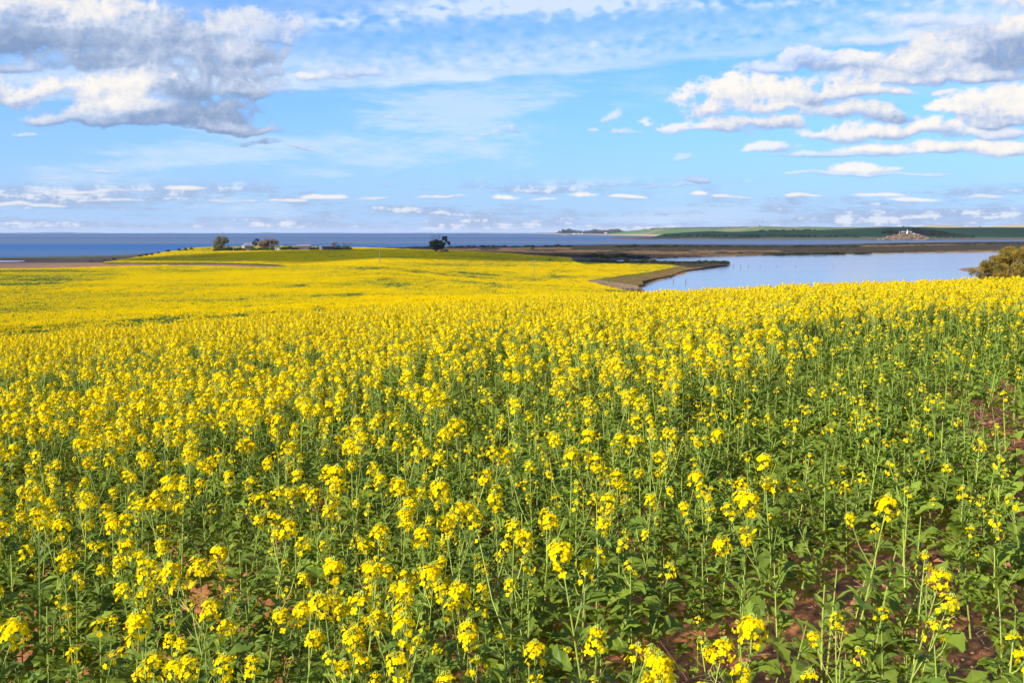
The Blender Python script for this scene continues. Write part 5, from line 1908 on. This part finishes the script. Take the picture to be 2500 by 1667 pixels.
building('farmhouse', 'stone farmhouse with a grey hipped iron roof and chimney', 'house', 605, 611, 868, 8.4, 6.8, 3.7, 2.7, R(33), M_STONEWALL, M_IRON, 'hip',
         [('f', -2.2, 1.9, 1.0, 1.5), ('f', 2.3, 1.9, 1.0, 1.5), ('s', 1.2, 1.9, 1.0, 1.4), ('s', -1.6, 1.9, 1.0, 1.4)], (0, 1.1, 2.2), (3.6, 0.5))
building('hut', 'small white hut with a dark gabled roof between shrubs', 'hut', 677, 609.6, 866, 3.8, 3.0, 2.3, 1.5, R(8), M_OFFWHITE, M_SHEDDARK, 'gable', [('f', 1.0, 1.4, .8, .8)], (-.8, .9, 1.9))
building('farm_shed', 'long low shed with pale iron roof and dark open front', 'shed', 742, 608.2, 866, 11.2, 5.0, 2.7, 1.0, R(3), M_SHEDDARK, M_TANIRON, 'gable', [], (-2.5, 2.6, 1.9), None, M_POSTDARK)
building('farm_shed', 'brown shed with a lit tan end wall and skillion roof', 'shed', 798, 609.2, 862, 12.0, 7.5, 2.6, 0.75, R(31), M_TANIRON, M_IRON, 'skillion', [], (0.6, 10.2, 2.3), None, M_SHEDBROWN)  # wide front panel: shade of the side off the sun put into its brown


def pole(X, Yt, Yb, depth, label, arm=None, mat=M_POLE, r=0.15, name='utility_pole', cat='pole', group=None):
    p = at(X, Yb, depth)
    z = gz1(p.x, depth)
    top = at(X, Yt, depth).z - z
    t = thing(name, label, cat, (p.x, depth, z - 0.2), 0, group)
    g = Geo()
    g.tube([(0, 0, 0), (0.01, 0, top * .5), (0, 0, top + .2)], [r * 1.2, r, r * 0.8], 8)
    link('shaft', g.mesh('shaft', [mat]), t)
    if arm:
        g = Geo()
        g.box((0, -r - .04, top - .35), (arm, .12, .14))
        a = link('crossarm', g.mesh('crossarm', [mat]), t)
        for s in (-.45, -.15, .15, .45):
            q = Geo()
            q.tube([(s * arm, -r - .04, top - .28), (s * arm, -r - .04, top - .02)], [.05, .035], 6)
            link('insulator', q.mesh('insulator', [M_WHITE]), a)
    return t


pole(927.5, 592, 641, 437, 'tall dark timber pole standing in the yellow crop, nearest the farm', None)
pole(1303.5, 634.5, 689, 392, 'timber power pole with a crossarm in the valley of the crop', 2.3, M_POLE, 0.10)
pole(659.5, 584, 611, 858, 'thin pole in front of the round brown tree', None, M_POLE, 0.11)
pole(859.5, 591.5, 609, 858, 'first of two thin poles right of the farm, beside the hedge', 1.4, M_POLE, 0.12)
pole(863.5, 594.5, 608, 868, 'second thin pole right of the farm hedge', 1.2, M_POLE, 0.1)

# mooring posts in the lake
names = ['nearest the tongue of land', 'second from the tongue of land', 'third from the tongue of land', 'fourth from the tongue of land', 'fifth from the tongue of land', 'in the middle of the lake', 'right of the middle of the lake',
         'in the near bay, left', 'in the near bay, right']
for (X, Y, h), nm in zip([(1790.3, 653, 6.8), (1808.4, 653.4, 6.6), (1828, 652.4, 6), (1856, 652.2, 5), (1896.5, 652, 4), (1942.5, 652.2, 4), (2034, 652.6, 4), (1644, 690, 9), (1674.2, 691, 10)], names):
    p = on_sea(X, Y)
    k = p.y / FPX
    g = Geo()
    hh = h * k
    g.tube([(0, 0, -1.2), (0.02, 0, hh * .5), (0.0, 0, hh)], [0.16, 0.14, 0.12], 7)
    o = link('mooring_post', g.mesh('mooring_post', [M_POSTDARK]))
    o.location = p
    o['label'] = 'dark timber post in the lake, ' + nm
    o['category'] = 'post'
    o['group'] = 'posts standing in the lake'

# fence along the lower edge of the crop
def fence():
    A = [(1428, 687), (1480, 679.2), (1523, 673.2), (1594, 664.2), (1662, 653.4)]
    P = []
    for i in range(len(A) - 1):
        a, b = ground_hit(A[i][0], A[i][1], 0, 200, 900), ground_hit(A[i + 1][0], A[i + 1][1], 0, 200, 900)
        n = max(2, int((b - a).length / 9.0))
        for j in range(n):
            P.append(a.lerp(b, j / n))
    t = thing('fence', 'post and wire fence along the lower edge of the yellow crop', 'fence', P[0])
    o = P[0]
    loc = [Vector((p.x - o.x, p.y - o.y, gz1(p.x, p.y) - o.z)) for p in P]
    g = Geo()
    g.tube([(0, 0, -.4), (0, 0, 0.7), (0, 0, 1.25)], [0.13, 0.12, 0.10], 6)
    me = g.mesh('fence_post', [M_POSTPALE])
    for q in loc:
        f = link('fence_post', me, t)
        f.location = q
    for h in (0.45, 0.8, 1.1):
        g = Geo()
        g.tube([(q.x, q.y - .12, q.z + h) for q in loc], [0.008] * len(loc), 3)
        link('wire', g.mesh('wire', [M_WIRE]), t)


fence()

# lighthouse on the headland
def lighthouse():
    D = 2440.0
    b = at(2215.2, 571.2, D)
    t = thing('lighthouse', 'small white lighthouse tower on the rocky headland', 'lighthouse', (b.x, D, b.z - 0.8))
    g = Geo()
    z = [0, 0.5, 3, 6.6, 7.2]
    g.tube([(0, 0, q) for q in z], [2.1, 2.05, 1.85, 1.5, 1.5], 14)
    link('tower', g.mesh('tower', [M_WHITE]), t)
    g = Geo()
    g.tube([(0, 0, 7.205), (0, 0, 7.45)], [2.1, 2.1], 14)
    link('gallery', g.mesh('gallery', [M_WHITE]), t)
    g = Geo()
    g.tube([(0, 0, 7.455), (0, 0, 9.0)], [1.15, 1.15], 10)
    ln = link('lantern_room', g.mesh('lantern_room', [M_WHITE]), t)
    g = Geo()
    g.tube([(0, 0, 9.005), (0, 0, 9.6), (0, 0, 10.6), (0, 0, 11.4)], [1.3, 0.95, 0.25, 0.06], 10)
    link('dome', g.mesh('dome', [M_WHITE]), ln)
    g = Geo()
    g.box((0, -2.04, 1.0), (0.9, 0.16, 2.0))
    link('door', g.mesh('door', [M_SHEDDARK]), t)
    building('keepers_cottage', 'brick cottage with a grey roof beside the lighthouse', 'house', 2219, 571.2, D + 9, 13, 7, 4.0, 2.6, R(4), M_REDBRICK, M_IRON, 'gable', [('f', -3.8, 2, 1.3, 1.6), ('f', -1.5, 2, 1.3, 1.6), ('f', 4.4, 2, 1.3, 1.6)], (2.0, 1.2, 2.4))
    building('keepers_cottage', 'dark walled cottage with a grey roof left of the lighthouse', 'house', 2204.5, 571, D + 12, 7.5, 6, 4.2, 2.6, R(-5), M_SHEDBROWN, M_IRON, 'gable', [('f', 1.5, 2, 1.2, 1.4)], (-1.4, 1.1, 2.3))
    building('hut', 'tiny white hut on the headland right of the lighthouse', 'hut', 2231.5, 572.2, D - 4, 4.6, 3.4, 1.8, 0.8, R(6), M_WHITE, M_WHITE, 'gable', [], (0.6, .9, 1.5))
    p = at(2196.5, 570.5, D)
    t = thing('water_tank', 'pale water tank on a stand at the left of the headland', 'water tank', (p.x, D, p.z - .5))
    g = Geo()
    g.tube([(0, 0, 3.6), (0, 0, 6.4)], [1.3, 1.3], 12)
    link('tank', g.mesh('tank', [M_IRON]), t)
    for a in (-.9, .9):
        for c in (-.9, .9):
            g = Geo()
            g.tube([(a, c, -.5), (a * .9, c * .9, 3.595)], [.14, .12], 6)
            link('leg', g.mesh('leg', [M_WHITE]), t)


lighthouse()


# cottages and gums on the far point
for i, (X, Y, w, lb) in enumerate([(1401, 571.6, 16, 'white cottage on the far point, leftmost by the beach'), (1413, 571.4, 12, 'white cottage on the far point, second from the left'), (1421, 571, 8, 'small white cottage on the far point, third from the left'), (1479, 569.6, 16, 'low white house on the far point, among trees')]):
    building('cottage', lb, 'house', X, Y, 5950, w, 9, 3.6, 2.4, R(5), M_WHITE, M_TANIRON, 'gable', [('f', -w * .25, 2, 1.6, 1.6), ('f', w * .25, 2, 1.6, 1.6)], (0, 1.2, 2.3), group='cottages on the far point')
far_tree0 = None
for i in range(46):
    X = [1360, 1366, 1373, 1378, 1384, 1389, 1394, 1400, 1405, 1411][i] if i < 10 else 1416 + (i - 10) * 3.05
    hp = float(interp(X, [(1355, 3), (1366, 8), (1376, 12), (1388, 12.5), (1396, 11), (1410, 9), (1425, 7), (1445, 10), (1452, 12.5), (1465, 10), (1480, 9), (1500, 12), (1510, 12), (1520, 7), (1530, 5)])) * RNG.uniform(0.8, 1.05)
    D = 6050 + RNG.uniform(-40, 60)
    k = D / FPX
    p = at(X, 571.0 - (max(0, X - 1480) * 0.03), D)
    lb = 'grey green gum tree in the grove on the far point'
    if far_tree0 is None:
        rng = np.random.default_rng(3)
        far_tree0 = thing('gum_tree', lb, 'tree', p, 0, 'gum trees on the far point')
        cl = []
        for q in range(12):
            d = unit(rng.normal(0, 1, 3)) * rng.random() ** .4
            cl.append((np.array([0, 0, 5.2]) + d * np.array([3.8, 3.8, 3.6]), (2.0, 2.0, 1.8)))
        g = Geo()
        foliage(g, cl, 45, 0.7, rng)
        link('crown', g.mesh('crown', [M_FARTREE]), far_tree0)
        s = Geo()
        s.tube([(0, 0, -1), (0.1, 0, 2.5), (0, 0, 5)], [.45, .35, .2], 6)
        limbs(s, (0, 0, 3), [c[0] for c in cl[::3]], .2, rng)
        link('trunk', s.mesh('trunk', [M_BARK]), far_tree0)
        o = far_tree0
    else:
        o = dup(far_tree0, p, 0, 1, lb, 'gum trees on the far point')
    o.rotation_euler = (0, 0, RNG.random() * 6.28)
    sc = hp * k / 10.0
    o.scale = (sc * 1.25, sc * 1.25, sc)


# scrub and tree belts on the far hills: far-off wood that reads as a mass
def belt(name, spots, mat, size, seed):
    rng = np.random.default_rng(seed)
    g = Geo()
    for (x, y, z, h, w) in spots:
        cl = [((x + rng.normal(0, w * .3), y + rng.normal(0, w * .3), z + h * 0.55), (w * .5, w * .5, h * .5)), ((x + rng.normal(0, w * .4), y, z + h * 0.3), (w * .6, w * .6, h * .35))]
        foliage(g, cl, 26, size, rng)
    return link(name, g.mesh(name, [mat]), kind='stuff')


def surf_points(V, n, rng, band):
    """random points on a ridge grid V limited by band(X, Y)->bool"""
    pts = []
    nr, nc = V.shape[:2]
    tries = 0
    while len(pts) < n and tries < 60000:
        tries += 1
        i, j = rng.integers(0, nr - 9), rng.integers(0, nc - 1)
        a, b = rng.random(2)
        p = (V[i, j] * (1 - a) + V[i + 1, j] * a) * (1 - b) + (V[i, j + 1] * (1 - a) + V[i + 1, j + 1] * a) * b
        X, Y = to_px(p[0], p[1], p[2])
        if band(float(X), float(Y)):
            pts.append(p)
    return pts


def rocks():
    rg = np.random.default_rng(66)
    g = Geo()
    for p in surf_points(HV2, 150, rg, lambda X, Y: 2140 < X < 2268 and Y > 572.5):
        r = rg.uniform(0.8, 2.6)
        g.add(ICO_V * r * (1 + 0.25 * rg.normal(0, 1, (12, 1))) * np.array([1.3, 1, 0.8]) + p, ICO_F)
    link('headland_rocks', g.mesh('headland_rocks', [plain_mat('brown_boulder', (0.30, 0.185, 0.11), (0.16, 0.105, 0.07), 0.95, 0.3, 0.5)]), kind='stuff')  # boulders in two brown rock tones
    g = Geo()
    for p in surf_points(HV2, 90, rg, lambda X, Y: 2120 < X < 2285 and Y > 574):
        foliage(g, [((p[0], p[1], p[2] + .5), (1.8, 1.4, 1.0))], 26, 0.7, rg)
    link('headland_scrub', g.mesh('headland_scrub', [M_MARSH]), kind='stuff')


rocks()
rng = np.random.default_rng(50)
M_SCRUB = leaf_mat('hill_scrub', (0.028, 0.045, 0.028), (0.022, 0.034, 0.024), 0.05, None, 0.8, 0.05, 0.1, 0.1)
sp1 = surf_points(HV1, 420, rng, lambda X, Y: in_poly(X, Y, [(2150, 569), (2165, 563.5), (2200, 566), (2240, 561), (2290, 566), (2340, 574), (2390, 580.5), (2300, 581), (2260, 576), (2240, 572), (2180, 573)]))
belt('hill_scrub', [(p[0], p[1], p[2], rng.uniform(3, 5.5), rng.uniform(4, 8)) for p in sp1], M_SCRUB, 1.1, 1)
sp2 = surf_points(HV1, 150, rng, lambda X, Y: in_poly(X, Y, [(1850, 566), (1990, 562), (1990, 560), (1850, 562)]) or in_poly(X, Y, [(1620, 577), (1850, 578.5), (2100, 580), (2100, 576.5), (1850, 575), (1620, 573.5)]))
belt('hillside_bushes', [(p[0], p[1], p[2], rng.uniform(2.0, 4.0), rng.uniform(3, 6)) for p in sp2], M_SCRUB, 0.9, 2)
pts = []
for X in np.arange(1590, 1828, 0.9):
    d = float(interp(X, [(1440, 6300), (1700, 5600), (1900, 4600)])) + rng.uniform(-120, 30)
    yb = float(interp(X, [(1590, 559.5), (1640, 558.5), (1700, 557.6), (1770, 557.2), (1828, 556.2)]))
    p = at(X, yb, d)
    pts.append((p.x, p.y, p.z - 2, rng.uniform(5, 10), rng.uniform(5, 10)))
for X in np.arange(1572, 1592, 1.2):
    p = at(X, 566 - abs(X - 1580) * .4 + rng.uniform(-4, 3), 5850)
    pts.append((p.x, p.y, p.z - 3, rng.uniform(6, 10), rng.uniform(5, 9)))
belt('tree_belt', pts, M_FARTREE, 1.8, 3)
# single trees on the hill skyline
for (X, Y, h, D, lb) in [(2206, 554.4, 3.6, 3090, 'single dark tree on the skyline above the lighthouse'), (1855, 552.8, 3.4, 4790, 'single tree on the far green hill top'), (2392, 554.6, 3.6, 4900, 'small tree at the left end of the right tan dune'), (2348, 553.4, 2.8, 4900, 'small tree between the two tan dunes'),
                       (2072, 555.4, 2.4, 4550, 'small bushy tree on the far green ridge right of centre')]:
    k = D / FPX
    p = at(X, Y, D)
    o = dup(far_tree0, (p.x, p.y, p.z - 1.2), RNG.random() * 6, h * k / 9.0, lb, None)
    if 'group' in o:
        del o['group']
    o.scale = (h * k / 9.0 * 1.3, h * k / 9.0 * 1.3, h * k / 9.0)


# ------------------------------------------------------------------ the air between
def haze():
    x, y0, y1, z0, z1 = 27000, -400, 27000, -100, 85
    g = Geo()
    g.box((0, (y0 + y1) / 2, (z0 + z1) / 2), (2 * x, y1 - y0, z1 - z0))
    m = bpy.data.materials.new('thin_haze')
    m.use_nodes = True
    nt = m.node_tree
    nt.nodes.clear()
    o, v = nt.nodes.new('ShaderNodeOutputMaterial'), nt.nodes.new('ShaderNodeVolumePrincipled')
    v.inputs['Color'].default_value = (0.82, 0.90, 1.0, 1)
    v.inputs['Density'].default_value = 0.000020
    v.inputs['Anisotropy'].default_value = 0.0
    nt.links.new(v.outputs[0], o.inputs['Volume'])
    link('haze', g.mesh('haze', [m]), kind='stuff')


haze()


# ------------------------------------------------------------------ tell look-alikes apart where their order does it
def tell_apart():
    by = {}
    for o in SC.objects:
        if o.parent is None and 'category' in o.keys():
            by.setdefault(o['label'], []).append(o)
    words = ['first', 'second', 'third', 'fourth', 'fifth', 'sixth', 'seventh', 'eighth', 'ninth', 'tenth', 'eleventh', 'twelfth', 'thirteenth', 'fourteenth', 'fifteenth', 'sixteenth', 'seventeenth', 'eighteenth']
    for lb, os_ in by.items():
        n = len(os_)
        if n < 2 or n > 18:
            continue
        if os_[0]['category'] == 'canola plant':
            os_.sort(key=lambda o: o.location.y)
            names = ['nearer', 'farther'] if n == 2 else ['nearest'] + [w + ' nearest' for w in words[1:n]]
            for o, w in zip(os_, names):
                o['label'] = lb + ', ' + w
        else:
            os_.sort(key=lambda o: o.location.x / o.location.y)
            for o, w in zip(os_, words):
                o['label'] = lb + ', ' + w + ' from left'


tell_apart()
